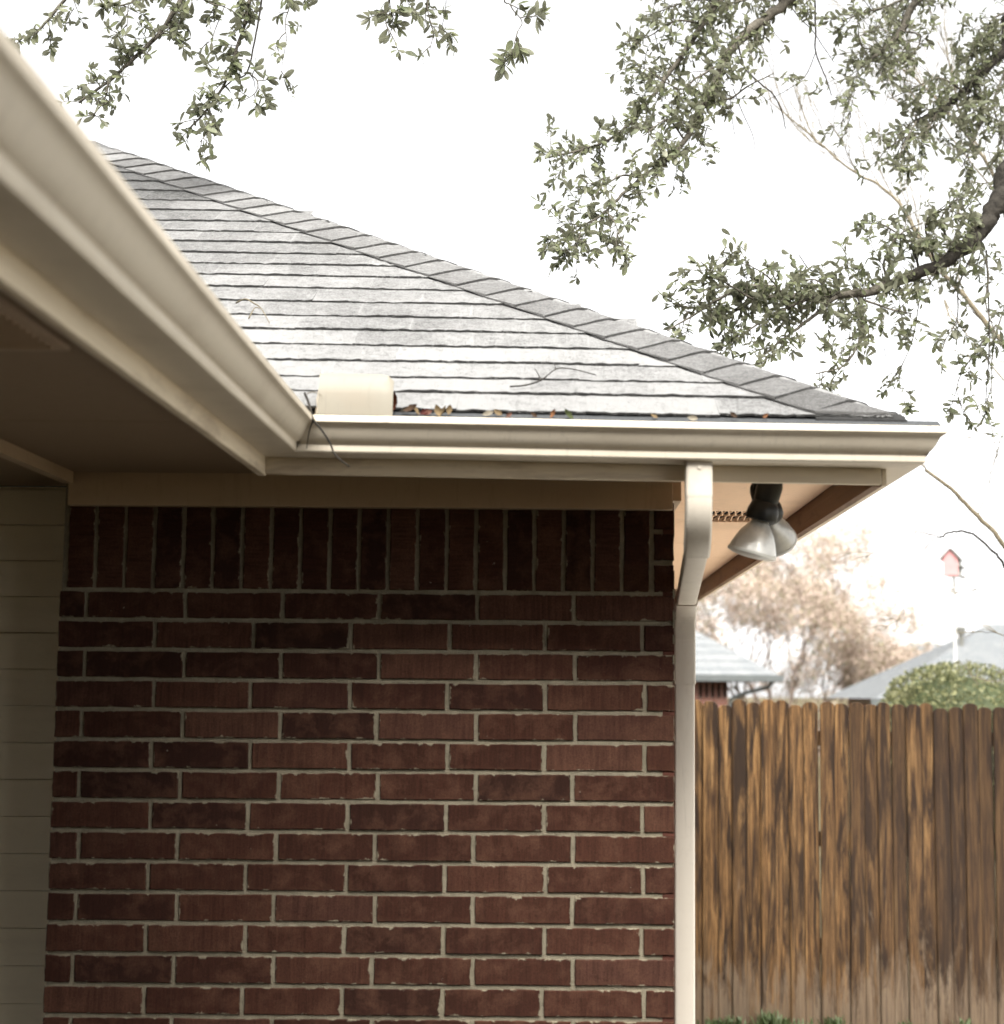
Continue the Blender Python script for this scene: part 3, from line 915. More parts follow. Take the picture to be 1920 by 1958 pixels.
class Leaves:
    def __init__(s): s.items = []
    def add(s, p, d, scale, var, r):
        """p root, d pointing direction"""
        q = d.to_track_quat('X', 'Z').to_matrix().to_4x4()
        roll = Matrix.Rotation(r.uniform(-1.5, 1.5), 4, 'X')
        s.items.append((Matrix.Translation(p) @ q @ roll @ Matrix.Scale(scale, 4), scale, var))
    def emit(s, meshes, parent, n_parts, stuff_label):
        """the leaves that show largest become parts, the others one mass"""
        def size(it):
            x, y, z = pix(it[0].translation)
            if not (-5 < x < 1925 and -5 < y < 1963): return 0
            return it[1] / max(z, 0.1)
        order = sorted(range(len(s.items)), key=lambda i: -size(s.items[i]))
        big = set(order[:n_parts])
        pl = wpos(parent)
        T = Matrix.Translation(-pl)
        for i in order[:n_parts]:
            m, sc_, var = s.items[i]
            o = bpy.data.objects.new('leaf', meshes[var])
            col.objects.link(o); o.parent = parent
            o.matrix_basis = T @ m
        V, Fc, mi = [], [], []
        mats = []
        for me in meshes:
            if me.materials[0] not in mats: mats.append(me.materials[0])
        cache = [([v.co.copy() for v in me.vertices], [tuple(p.vertices) for p in me.polygons], mats.index(me.materials[0])) for me in meshes]
        for i, (m, sc_, var) in enumerate(s.items):
            if i in big: continue
            vs_, fs_, k = cache[var]
            n = len(V)
            V += [m @ c for c in vs_]
            Fc += [tuple(q + n for q in f) for f in fs_]
            mi += [k] * len(fs_)
        if not V: return
        me = bpy.data.meshes.new('foliage')
        me.from_pydata([v - pl for v in V], [], Fc)
        for mt in mats: me.materials.append(mt)
        me.polygons.foreach_set('material_index', mi)
        me.polygons.foreach_set('use_smooth', [True] * len(Fc))
        o = bpy.data.objects.new('foliage', me)
        link(o, parent); tag(o, stuff_label, kind='stuff')
def sprig(wood, lv, p, d, length, r, rad, leaf_sc, nleaf, variants, droop=0.25, twigs=True):
    """a short twig with its leaves in tufts"""
    pts = [p.copy()]
    q = p.copy(); dd = d.copy()
    n = 4
    for k in range(n):
        dd = (dd + rand_dir(r) * 0.28 + Vector((0, 0, -droop * 0.18))).normalized()
        q = q + dd * (length / n)
        pts.append(q.copy())
    if twigs: wood.tube(pts, taper(n + 1, rad, rad * 0.4), 4, cap=False)
    for k in range(int(nleaf * 1.5)):
        u = r.random() ** 0.6
        i = min(int(u * n), n - 1)
        base = pts[i].lerp(pts[i + 1], u * n - i)
        ld = (dd * 0.55 + rand_dir(r) * 0.95).normalized()
        lv.add(base, ld, leaf_sc * 0.80 * r.uniform(0.45, 1.35), r.choice(variants), r)

# ------------------------------------------------------------------ live oak: trunk to the right of the frame, limbs reaching over the roof
ro = random.Random(99)
oak = empty('live_oak_tree', (4.6, 8.6, 0), 'evergreen oak reaching leafy branches in over the roof from above and right', 'tree')
LV, tw = Leaves(), MB()
tk = MB()
tpath = smooth_path([(4.6, 8.6, -0.1), (4.55, 8.55, 1.2), (4.7, 8.5, 2.4), (4.5, 8.3, 3.6), (4.2, 8.0, 5.0), (3.7, 7.4, 6.2)], 6)
tk.tube(tpath, taper(len(tpath), 0.30, 0.16), 14)
tk.build('trunk', M['bark'], oak, smooth=True)
def limb(pts, r0, r1, mat='bark', name='limb', seg=9):
    sp_ = smooth_path(pts, 5)
    rr = taper(len(sp_), r0, r1)
    sp_ = [p + rand_dir(ro) * min(rr[i] * 0.30, 0.008) for i, p in enumerate(sp_)]
    MB().tube(sp_, rr, seg).build(name, M[mat], oak, smooth=True)
    return sp_
def dress(path, every, ln, lsc, nl, variants, spread=1.0, start=0.0, zb=0.0, rad=0.0022, second=0.4):
    """sprigs of leaves along a branch"""
    L = 0
    step = 0
    tot = sum((path[i + 1] - path[i]).length for i in range(len(path) - 1))
    acc = 0
    for i in range(len(path) - 1):
        seg_l = (path[i + 1] - path[i]).length
        t_ = 0
        acc += seg_l
        if acc < start * tot: continue
        step += seg_l
        fw = (path[i + 1] - path[i]).normalized()
        while step > every:
            step -= every
            b = path[i].lerp(path[i + 1], ro.random())
            d = (fw * 0.75 + rand_dir(ro, zb) * spread).normalized()
            l_ = ln * ro.uniform(0.45, 1.3)
            sprig(tw, LV, b, d, l_, ro, rad, lsc, nl, variants)
            if ro.random() < second:
                sprig(tw, LV, b + d * l_ * 0.5, (d + rand_dir(ro) * 0.8).normalized(), l_ * 0.7, ro, rad * 0.8, lsc, nl, variants)
Vd, Vp = (0, 1, 2), (2, 3, 4)
# lower right limb
ent = at(1975, 318, 6.7)
lp = limb([Vector((4.45, 8.2, 3.5)), Vector((3.2, 7.4, 4.1)), ent] + px_path([(1920, 368), (1893, 410), (1868, 452), (1825, 488), (1760, 522), (1690, 548)], 6.6, 6.4), 0.058, 0.019, 'bark')
lp2 = limb(px_path([(1700, 545), (1650, 558), (1590, 563), (1520, 568), (1455, 570), (1418, 585), (1385, 612)], 6.4, 6.15), 0.021, 0.006, 'bark_grey')
dress(lp[22:], 0.026, 0.17, 0.048, 9, Vd, zb=0.25)
dress(lp[30:], 0.040, 0.20, 0.048, 9, Vd, zb=-0.5)
dress(lp2, 0.018, 0.17, 0.047, 10, Vd, zb=0.05)
for pts, r0, dr_, ev in (
        ([(1488, 548), (1424, 548), (1364, 578), (1322, 605), (1276, 632)], 0.008, 6.2, 0.022),
        ([(1599, 568), (1560, 600), (1525, 628), (1482, 660), (1450, 690)], 0.009, 6.3, 0.028),
        ([(1560, 566), (1480, 600), (1420, 640), (1390, 668)], 0.006, 6.2, 0.022),
        ([(1640, 560), (1650, 610), (1640, 660), (1612, 700), (1560, 715)], 0.007, 6.35, 0.028),
        ([(1440, 572), (1400, 548), (1370, 530), (1340, 500)], 0.005, 6.1, 0.030),
        ([(1500, 567), (1470, 530), (1430, 505)], 0.005, 6.15, 0.028),
        ([(1590, 562), (1560, 535), (1520, 540)], 0.005, 6.25, 0.030),
        ([(1700, 545), (1690, 500), (1720, 450), (1765, 425)], 0.006, 6.5, 0.034),
        ([(1760, 520), (1740, 470), (1690, 430), (1640, 428)], 0.006, 6.5, 0.045),
        ([(1790, 505), (1770, 430), (1810, 390)], 0.006, 6.5, 0.022),
        ([(1830, 485), (1800, 420), (1840, 370)], 0.006, 6.6, 0.022),
        ([(1620, 562), (1700, 590), (1745, 600)], 0.006, 6.4, 0.045),
        ([(1868, 455), (1890, 520), (1885, 580), (1905, 640)], 0.006, 6.6, 0.055),
        ([(1880, 450), (1835, 540), (1830, 610), (1800, 660)], 0.005, 6.7, 0.060),
        ([(1905, 620), (1860, 680), (1830, 740), (1850, 800)], 0.004, 6.8, 0.050),
        ([(1930, 560), (1900, 660), (1895, 740), (1880, 790)], 0.004, 6.8, 0.055),
        ([(1760, 560), (1745, 650), (1720, 720), (1735, 790)], 0.003, 6.7, 0.075)):
    b = limb(px_path(pts, dr_, dr_ - 0.15), r0, r0 * 0.35, 'bark_grey', 'branch', 6)
    dress(b, ev, 0.14, 0.046, 9, Vd, zb=-0.05)
# upper limb of the right-hand mass
up = limb([Vector((3.9, 7.6, 5.9)), at(1700, -160, 7.0)] + px_path([(1560, -40), (1490, 15), (1420, 70), (1385, 118), (1362, 168), (1338, 212), (1310, 268), (1272, 308), (1228, 340)], 6.6, 6.2), 0.026, 0.008, 'bark_grey')
up2 = limb(px_path([(1230, 338), (1190, 372), (1150, 412), (1112, 432)], 6.2, 6.1), 0.009, 0.003, 'bark_grey', 'branch', 6)
dress(up[10:], 0.018, 0.17, 0.046, 10, Vp)
dress(up2, 0.022, 0.14, 0.046, 9, Vp)
for pts, r0, dr_, ev in (
        ([(1400, -30), (1345, 45), (1302, 108), (1270, 155), (1238, 195), (1195, 245), (1155, 272), (1090, 292), (1042, 302)], 0.012, 6.5, 0.020),
        ([(1385, 118), (1330, 150), (1300, 170), (1230, 130)], 0.006, 6.4, 0.030),
        ([(1362, 168), (1390, 190), (1430, 165), (1480, 140)], 0.006, 6.4, 0.038),
        ([(1310, 268), (1280, 230), (1255, 240), (1230, 260)], 0.005, 6.3, 0.030),
        ([(1228, 340), (1190, 335), (1160, 350), (1120, 350)], 0.005, 6.2, 0.026),
        ([(1160, 405), (1175, 425), (1185, 450)], 0.004, 6.1, 0.022),
        ([(1115, 430), (1080, 430), (1060, 450), (1055, 480)], 0.003, 6.1, 0.022),
        ([(1112, 432), (1105, 460), (1080, 485)], 0.003, 6.1, 0.025),
        ([(1560, -40), (1480, -20), (1400, 5), (1330, 0), (1250, 25)], 0.007, 6.6, 0.026),
        ([(1345, 45), (1290, 40), (1240, 70), (1195, 80)], 0.005, 6.5, 0.024)):
    b = limb(px_path(pts, dr_, dr_ - 0.12), r0, r0 * 0.35, 'bark_grey', 'branch', 6)
    dress(b, ev, 0.14, 0.045, 9, Vp)
# upper right masses
ur = limb([Vector((4.3, 8.0, 4.9)), at(2010, 30, 7.4)] + px_path([(1925, 92), (1882, 135), (1842, 175), (1795, 212), (1752, 232)], 7.3, 7.0), 0.035, 0.009, 'bark', 'limb', 8)
dress(ur[6:], 0.016, 0.22, 0.048, 10, Vd)
ur2 = limb([Vector((4.0, 7.8, 5.6)), at(1850, -120, 7.2)] + px_path([(1765, -20), (1722, 58), (1690, 95), (1640, 132)], 7.1, 6.9), 0.028, 0.006, 'bark_grey', 'limb', 8)
dress(ur2[6:], 0.018, 0.22, 0.046, 9, Vp)
for pts, r0, dr_, ev in (
        ([(1842, 175), (1800, 150), (1765, 160), (1700, 190)], 0.006, 7.1, 0.05),
        ([(1795, 212), (1770, 250), (1730, 262), (1690, 290)], 0.006, 7.0, 0.024),
        ([(1860, 160), (1880, 220), (1860, 270), (1840, 320)], 0.006, 7.2, 0.022),
        ([(1925, 130), (1900, 200), (1920, 270), (1900, 310)], 0.006, 7.3, 0.024),
        ([(1752, 232), (1720, 300), (1745, 330)], 0.004, 6.9, 0.035),
        ([(1930, 20), (1895, 40), (1870, 90), (1850, 110)], 0.006, 7.3, 0.024),
        ([(1765, -20), (1700, 10), (1650, 25), (1610, 40)], 0.006, 7.0, 0.028),
        ([(1722, 58), (1760, 70), (1740, 110), (1700, 120)], 0.005, 7.0, 0.026),
        ([(1690, 95), (1650, 90), (1640, 60)], 0.004, 6.9, 0.030),
        ([(1640, 132), (1635, 170), (1628, 205)], 0.002, 6.9, 0.035),
        ([(1930, 330), (1890, 350), (1850, 345)], 0.004, 6.8, 0.040)):
    b = limb(px_path(pts, dr_, dr_ - 0.12), r0, r0 * 0.35, 'bark_grey', 'branch', 6)
    dress(b, ev, 0.18, 0.046, 9, Vd if pts[0][0] > 1770 else Vp)
# bare hanging twigs
for pts, r0, dd_ in (([(1411, 80), (1424, 128), (1455, 160), (1480, 182), (1496, 215), (1502, 246)], 0.0042, 6.4),
                     ([(1886, 478), (1890, 560), (1892, 650), (1885, 770)], 0.0045, 6.6),
                     ([(1558, 0), (1560, 60), (1560, 100), (1580, 150), (1590, 182)], 0.0045, 6.7),
                     ([(1560, 100), (1540, 145), (1500, 175), (1455, 197)], 0.0022, 6.7),
                     ([(1510, 10), (1530, 35), (1555, 60), (1575, 90), (1596, 120)], 0.0028, 6.7),
                     ([(1402, 170), (1420, 215), (1440, 260), (1443, 285)], 0.0022, 6.4),
                     ([(1395, 175), (1402, 240), (1408, 272)], 0.0018, 6.4),
                     ([(1352, 245), (1340, 280), (1320, 300), (1308, 330)], 0.0025, 6.3),
                     ([(1605, 555), (1595, 535), (1570, 522), (1548, 515), (1528, 488)], 0.0040, 6.3),
                     ([(1160, 455), (1170, 490), (1158, 540)], 0.0012, 6.1),
                     ([(1105, 490), (1110, 510), (1092, 525)], 0.0012, 6.1),
                     ([(1690, 660), (1700, 700), (1730, 730), (1745, 760)], 0.0018, 6.7),
                     ([(1640, 560), (1650, 600), (1640, 660), (1630, 760)], 0.0018, 6.5)):
    limb(px_path(pts, dd_, dd_ - 0.1), r0, r0 * 0.5, 'bark_dark', 'twig', 5)
# the long limb overhead, out of sight above the frame, that carries the left-hand sprays
ov = limb([Vector((4.0, 7.8, 5.6)), Vector((2.2, 6.6, 5.4)), at(1000, -420, 5.9), at(560, -330, 5.6), at(250, -260, 5.5), at(60, -220, 5.5)], 0.06, 0.012, 'bark', 'limb', 8)
for pts, r0, dd_, ev, sc_ in (
        ([(330, -250), (190, -90), (130, -10), (92, 38), (62, 66), (18, 78)], 0.008, 5.5, 0.030, 0.046),
        ([(420, -280), (375, -70), (350, -10), (322, 40), (290, 80), (245, 122), (208, 155), (150, 196)], 0.012, 5.5, 0.021, 0.048),
        ([(208, 155), (200, 190), (178, 222)], 0.004, 5.45, 0.022, 0.046),
        ([(560, -320), (490, -90), (478, 0), (466, 52), (446, 112), (430, 160), (400, 205), (362, 246)], 0.009, 5.6, 0.022, 0.050),
        ([(400, 205), (405, 240), (382, 272)], 0.003, 5.55, 0.028, 0.050),
        ([(150, -120), (180, -30), (215, 8), (250, 6), (285, -6)], 0.006, 5.4, 0.026, 0.048),
        ([(245, 6), (244, 40), (240, 75)], 0.002, 5.4, 0.035, 0.046),
        ([(290, 80), (320, 60), (345, 85)], 0.003, 5.5, 0.030, 0.046),
        ([(350, -30), (400, 5), (430, 12)], 0.005, 5.5, 0.022, 0.050),
        ([(430, 10), (410, 60), (405, 78), (388, 80)], 0.002, 5.55, 0.050, 0.042),
        ([(570, -120), (556, 0), (546, 40), (548, 75)], 0.003, 5.6, 0.040, 0.046),
        ([(548, 75), (540, 120), (535, 150)], 0.0015, 5.6, 0.060, 0.040),
        ([(473, 137), (492, 155), (488, 178), (460, 195)], 0.003, 5.6, 0.024, 0.055),
        ([(760, -300), (748, -40), (742, 10), (738, 40), (745, 68)], 0.004, 5.2, 0.045, 0.055),
        ([(800, -300), (765, -40), (770, 15), (755, 40)], 0.003, 5.2, 0.050, 0.055),
        ([(845, -300), (820, -20), (818, 20), (828, 60), (822, 95)], 0.003, 5.4, 0.030, 0.046),
        ([(1000, -400), (965, -40), (976, 10), (998, 40), (990, 60)], 0.003, 5.0, 0.060, 0.058),
        ([(990, 60), (984, 85), (986, 112)], 0.002, 5.0, 0.026, 0.058)):
    b = limb(px_path(pts, dd_), r0, r0 * 0.35, 'bark_grey', 'branch', 6)
    dress(b, ev, 0.085, sc_, 7, Vp, start=0.0)
for pts, r0, dd_ in (([(520, -200), (500, 0), (490, 62), (473, 137), (446, 152), (418, 178)], 0.0040, 5.6),
                     ([(473, 137), (484, 150), (488, 168)], 0.0022, 5.6),
                     ([(860, -300), (853, 0), (850, 30), (846, 55), (862, 68), (870, 80)], 0.0014, 5.3),
                     ([(250, -60), (258, 0), (243, 25)], 0.0016, 5.4)):
    limb(px_path(pts, dd_), r0, r0 * 0.6, 'bark_dark', 'twig', 5)
for px_, py_ in ((868, 78), (858, 70), (864, 62)):
    LV.add(at(px_, py_, 5.3), rand_dir(ro, -0.6), 0.055, 3, ro)
oakmeshes = [leaf_mesh('leaf', 1.0, 0.36, M['oakleaf'], 0.15), leaf_mesh('leaf', 1.0, 0.42, M['oakleaf'], 0.3), leaf_mesh('leaf', 1.0, 0.38, M['oakleaf_pale'], -0.1),
             leaf_mesh('leaf', 1.0, 0.44, M['oakleaf_pale'], 0.2), leaf_mesh('leaf', 0.9, 0.34, M['oakleaf_pale'], 0.35)]
print('LEAVES', len(LV.items))
tag(tw.build('leaf_twigs', M['bark_grey'], oak, fix=False), 'fine leaf-bearing twigs of the oak', kind='stuff')
LV.emit(oakmeshes, oak, 300, 'small grey-green oak leaves')

# ------------------------------------------------------------------ litter in the gutter and on the roof
rl = random.Random(4)
lit_cols = {'rust': (0.26, 0.075, 0.030), 'dark': (0.030, 0.024, 0.014), 'tan': (0.42, 0.30, 0.16), 'pink': (0.38, 0.19, 0.14), 'pale': (0.62, 0.56, 0.44),
            'olive': (0.13, 0.16, 0.055), 'red': (0.20, 0.045, 0.035), 'orange': (0.42, 0.19, 0.085), 'brown': (0.13, 0.075, 0.04)}
litmat = {k: mat_simple('dead_leaf_' + k, tuple(q * 0.30 for q in c), 0.8, 0.2, 0.35, 60, 0.0005) for k, c in lit_cols.items()}
def curled_leaf(L, W, mat):
    v, f = [], []
    st = [(0.0, 0.06), (0.2, 0.6), (0.5, 1.0), (0.8, 0.7), (1.0, 0.08)]
    for u, w in st:
        for j in (-1, -0.5, 0, 0.5, 1):
            v.append((L * (u - 0.5), j * W / 2 * w, 0.30 * L * (u - 0.5) ** 2 * 3 + 0.35 * W * (j * w) ** 2))
    for a in range(4):
        for b in range(4): f.append((a * 5 + b, a * 5 + b + 1, a * 5 + b + 6, a * 5 + b + 5))
    me = bpy.data.meshes.new('dry_leaf'); me.from_pydata(v, [], f); me.materials.append(mat)
    me.polygons.foreach_set('use_smooth', [True] * len(f))
    return me
LITTER = [(757, 768, 'rust', 34, 82, 'upright rust-red dead leaf against the splash guard'), (775, 783, 'dark', 22, 30, 'nearly black dead leaf beside the rust-red one in the gutter'),
          (787, 780, 'brown', 26, 20, 'brown curled leaf on top of the gutter litter heap'), (793, 786, 'tan', 20, 60, 'tan curled leaf at the front of the gutter litter heap'),
          (811, 786, 'red', 18, 30, 'dark red dead leaf right of the litter heap'), (820, 788, 'pink', 20, 10, 'pinkish shrivelled leaf lying flat in the gutter'),
          (838, 786, 'tan', 22, 70, 'first of two tan leaves standing together in the gutter'), (850, 786, 'tan', 22, 50, 'second of two tan leaves standing together in the gutter'),
          (859, 781, 'tan', 18, 80, 'small tan leaf upright just behind the standing pair'), (934, 789, 'pale', 20, 15, 'cream coloured leaf lying on the gutter guard'),
          (953, 787, 'tan', 19, 35, 'yellowish tan leaf next to the cream one on the guard'), (973, 791, 'pink', 13, 40, 'tiny pinkish leaf on the gutter guard'),
          (1021, 791, 'brown', 13, 40, 'tiny brown leaf alone on the gutter guard'), (1059, 790, 'orange', 17, 60, 'small orange leaf on the gutter guard'),
          (1085, 791, 'olive', 22, 45, 'olive green leaf on the gutter guard'), (1251, 794, 'tan', 14, 30, 'faint tan leaf far along the gutter near the downspout'),
          (1325, 797, 'pale', 18, 10, 'pale flat leaf on the guard above the downspout'), (1402, 791, 'brown', 15, 40, 'brown leaf on the guard above the flood light'),
          (1463, 792, 'orange', 12, 40, 'orange fleck of a leaf nearest the gutter corner')]
for i, (px_, py_, c_, sz, el, lab) in enumerate(LITTER):
    yy = YF - rl.uniform(0.090, 0.108)
    p = at(px_, py_, yy)
    zmin = GB + LIP + gtilt(p.x) + (YF - 0.113 + 0.0 - yy) * -0.40
    L = sz * 1.15 * 3.75 / F_PX
    o = bpy.data.objects.new('dry_leaf', curled_leaf(L, L * 0.58, litmat[c_]))
    link(o, None, (p.x, yy, max(zmin + L * 0.5 * math.sin(R(el)) * 0.8 + 0.002, p.z - 0.004)))
    o.rotation_euler = (R(rl.uniform(50, 85)), -R(el) * rl.choice((-1, 1)), R(rl.uniform(-30, 30)))
    tag(o, lab, 'leaf', 'dead leaves caught in the gutter')
tb = MB()
def twig(label, paths, r0, mat='bark_dark'):
    mb = MB()
    for pts, k in paths:
        sp_ = smooth_path(pts, 4)
        mb.tube(sp_, taper(len(sp_), r0 * k, r0 * k * 0.45), 6)
    o = mb.build('twig', M[mat], None, smooth=True)
    return tag(o, label, 'twig')
def on_roof(px_, py_, h=0.012):
    d = ray(px_, py_)
    s_ = (HC.z - MS * HC.y + 0.0098 * HC.x - EYE.z) / (d.z - MS * d.y + 0.0098 * d.x)
    return EYE + d * s_ + Vector((0, -0.4, 1)) * h
twig('thin forked twig lying on the frosted shingles', [([on_roof(975, 751, .014), on_roof(1005, 750, .016), on_roof(1035, 745, .022), on_roof(1065, 730, .03), on_roof(1100, 725, .022), on_roof(1140, 728, .013)], 1.0),
      ([on_roof(1035, 745, .02), on_roof(1028, 733, .024), on_roof(1022, 728, .028)], 0.7), ([on_roof(1062, 731, .03), on_roof(1060, 724, .035)], 0.5)], 0.0022)
ygt = YF - 0.130
twig('dark bent twig hanging over the gutter at the inside corner', [([at(583, 752, ygt + 0.05), at(592, 775, ygt), at(598, 800, ygt - 0.004), at(615, 822, ygt - 0.004), at(630, 845, ygt), at(640, 868, ygt + 0.005), at(652, 880, ygt), at(668, 892, ygt)], 1.0),
      ([at(600, 802, ygt), at(592, 822, ygt + .004), at(586, 858, ygt + .035)], 0.6)], 0.0034)
twig('curly dry twig on the shingles beside the wing gutter', [([on_roof(452, 588, .012), on_roof(470, 594, .03), on_roof(486, 606, .035), on_roof(500, 612, .03), on_roof(516, 633, .02)], 1.0),
      ([on_roof(476, 618, .012), on_roof(488, 612, .03), on_roof(498, 612, .03)], 0.8)], 0.0026, 'bark_tan')
twig('pale dry stalk poking out at the foot of the splash guard', [([at(588, 752, YF - 0.09), at(600, 750, YF - 0.10), at(616, 756, YF - 0.125)], 1.0)], 0.0014, 'bark_tan')

# ------------------------------------------------------------------ weeds at the foot of the fence
gr = MB()
rg = random.Random(8)
for cx_, n, hh in ((0.98, 60, 0.06), (1.08, 50, 0.07), (1.28, 90, 0.09), (1.33, 60, 0.06), (1.66, 60, 0.07), (2.05, 20, 0.05), (1.45, 25, 0.05), (2.4, 25, 0.06)):
    for k in range(n):
        x, y = cx_ + rg.gauss(0, 0.045), FY - rg.uniform(0.02, 0.16)
        a = rg.uniform(0, 6.28); l_ = hh * rg.uniform(0.5, 1.2); b = rg.uniform(0.2, 0.9)
        d = Vector((math.cos(a), math.sin(a), 0)); sd = Vector((-d.y, d.x, 0)) * 0.006
        p = Vector((x, y, -0.06))
        q = p + d * l_ * b * 0.5 + Vector((0, 0, l_ * 0.7)); t_ = p + d * l_ * b + Vector((0, 0, l_))
        gr.add([p - sd, p + sd, q + sd * 0.9, q - sd * 0.9, t_], [(0, 1, 2, 3), (3, 2, 4)])
weed = mat_leaf('weed_blade', (0.04, 0.062, 0.02), (0.075, 0.10, 0.04), (0.07, 0.095, 0.04))
tag(gr.build('weeds', weed, None, fix=False), 'short green weeds growing at the foot of the fence', 'weeds', kind='stuff')

# ------------------------------------------------------------------ bare tree beyond the fence on the right
rt = random.Random(31)
BY = 9.3
bare = empty('bare_tree', (3.75, BY, 0), 'leafless tan-barked tree arching thin twigs up behind the oak', 'tree')
bt = MB()
tp = smooth_path([(3.75, BY, -0.1), (3.6, BY, 1.0), at(2140, 1150, BY)], 6)
bt.tube(tp, taper(len(tp), 0.11, 0.07), 10)
bt.build('trunk', M['bark_tan'], bare, smooth=True)
fine = MB()
def fork(p, d, L, r, depth, up=0.25):
    pts = [p]; q = p.copy(); n = 4
    for k in range(n):
        d = (d + rand_dir(rt) * 0.16 + Vector((0, 0, up * 0.08))).normalized()
        q = q + d * L / n
        pts.append(q.copy())
    fine.tube(pts, taper(n + 1, r, r * 0.5), 4, cap=False)
    if depth > 0:
        for k in range(rt.choice((2, 3, 3))):
            i = rt.randint(1, n)
            nd = (d + rand_dir(rt) * 0.55).normalized()
            fork(pts[i], nd, L * rt.uniform(0.5, 0.8), r * 0.6, depth - 1, up)
def bough(pts, r0, r1, nf, fl_, y0=BY, mat='bark_tan', dep=2, up=0.3, name='branch'):
    P = smooth_path(px_path(pts, y0, y0 - 0.3), 5)
    P = [p + rand_dir(rt) * 0.006 for p in P]
    r0, r1, fl_ = r0 * 0.38, r1 * 0.50, fl_ * 0.75
    MB().tube(P, taper(len(P), r0, r1), 7).build(name, M[mat], bare, smooth=True)
    for k in range(nf):
        i = rt.randint(len(P) // 4, len(P) - 2)
        fw = (P[i + 1] - P[i]).normalized()
        fork(P[i], (fw * 0.9 + Vector((rt.uniform(-.3, .3), rt.uniform(-.4, .4), rt.uniform(0.0, .6)))).normalized(), fl_ * rt.uniform(.5, 1.2), max(r1 * 1.3, 0.0028), dep, up)
bough([(2140, 1150), (2030, 900), (1960, 720), (1912, 650), (1860, 585), (1818, 538), (1785, 500), (1760, 464), (1734, 410), (1690, 360), (1641, 333), (1576, 282), (1508, 225), (1470, 190)], 0.055, 0.006, 22, 0.55)
bough([(1641, 333), (1625, 300), (1605, 262), (1585, 232)], 0.012, 0.004, 5, 0.4)
bough([(1641, 333), (1632, 318), (1590, 290), (1540, 262)], 0.010, 0.004, 4, 0.4)
bough([(2140, 1150), (2080, 850), (2000, 560), (1930, 400), (1880, 300), (1800, 200), (1740, 140), (1683, 112)], 0.050, 0.006, 24, 0.6)
bough([(1880, 300), (1838, 215), (1815, 120), (1795, 40)], 0.016, 0.004, 8, 0.5)
bough([(1930, 400), (1850, 300), (1770, 205), (1700, 150), (1660, 130)], 0.016, 0.004, 8, 0.5)
bough([(1840, 290), (1790, 265), (1730, 205), (1690, 180)], 0.010, 0.004, 6, 0.4)
bough([(2140, 1180), (2010, 1110), (1955, 1085), (1918, 1038), (1870, 985), (1830, 945), (1771, 897)], 0.05, 0.020, 0, 0.3)
bough([(1771, 897), (1740, 870), (1700, 850), (1665, 800)], 0.016, 0.005, 3, 0.3, dep=1)
bough([(1870, 985), (1890, 930), (1905, 870), (1925, 800)], 0.010, 0.004, 4, 0.3, dep=1)
bough([(2140, 1180), (2000, 1130), (1940, 1105), (1918, 1078), (1893, 1047), (1852, 1018), (1824, 1016), (1799, 1027)], 0.028, 0.011, 0, 0.3, mat='bark_dark')
bough([(1799, 1027), (1762, 1017), (1721, 1026), (1690, 1040), (1655, 1068)], 0.009, 0.003, 4, 0.22, mat='bark_dark', dep=1, up=-0.6)
bough([(1799, 1027), (1782, 1034), (1758, 1065), (1748, 1106), (1729, 1140), (1727, 1178), (1700, 1195), (1680, 1205)], 0.008, 0.002, 4, 0.15, mat='bark_dark', dep=1, up=-0.6)
bough([(1852, 1016), (1846, 985), (1838, 962), (1835, 940)], 0.004, 0.002, 1, 0.15, mat='bark_dark', dep=1)
bough([(2050, 1120), (1960, 1150), (1900, 1128), (1850, 1130), (1815, 1140)], 0.008, 0.002, 5, 0.15, mat='bark_dark', dep=1, up=-0.5)
bough([(2060, 1250), (1985, 1235), (1920, 1215), (1880, 1208), (1840, 1212)], 0.009, 0.002, 5, 0.18, mat='bark_dark', dep=1)
bough([(2060, 1250), (1975, 1290), (1920, 1300), (1860, 1308)], 0.007, 0.002, 4, 0.18, dep=1)
bough([(2060, 900), (1980, 880), (1930, 840), (1880, 830), (1830, 850), (1800, 880)], 0.010, 0.002, 6, 0.22, mat='bark_dark', dep=1)
bough([(2060, 800), (1980, 760), (1930, 700), (1870, 690), (1800, 660)], 0.012, 0.003, 6, 0.3, dep=1)
bough([(1785, 500), (1800, 560), (1850, 640), (1930, 740), (2000, 800)], 0.006, 0.014, 2, 0.3, dep=1)
tag(fine.build('fine_twigs', M['bark_tan'], bare, fix=False), 'fine tan twigs of the bare tree', kind='stuff')

# ------------------------------------------------------------------ twiggy brown tree further off
YT = 52.0
bush = empty('brown_tree', (at(1500, 1330, YT).x, YT, 0), 'hazy pinkish brown twiggy tree behind the neighbouring roof', 'tree')
BX = at(1500, 1330, YT).x
bm_, fr, LB = MB(), MB(), Leaves()
rq = random.Random(77)
def fork2(p, d, L, r, depth):
    pts = [p]; q = p.copy(); n = 3
    for k in range(n):
        d = (d + rand_dir(rq) * 0.20).normalized()
        q = q + d * L / n; pts.append(q.copy())
    (bm_ if depth > 3 else fr).tube(pts, taper(n + 1, r, r * 0.6), 4 if depth < 4 else 7, cap=False)
    if depth > 0:
        for k in range(3):
            nd = (d + rand_dir(rq, 0.15) * 0.70).normalized()
            fork2(pts[rq.choice((2, 3, 3))], nd, L * rq.uniform(0.55, 0.85), r * 0.60, depth - 1)
    if depth <= 1:
        for k in range(8):
            LB.add(pts[rq.randint(1, n)] + rand_dir(rq) * rq.uniform(0, 0.6), rand_dir(rq), rq.uniform(0.05, 0.11), rq.choice((0, 0, 0, 0, 1)), rq)
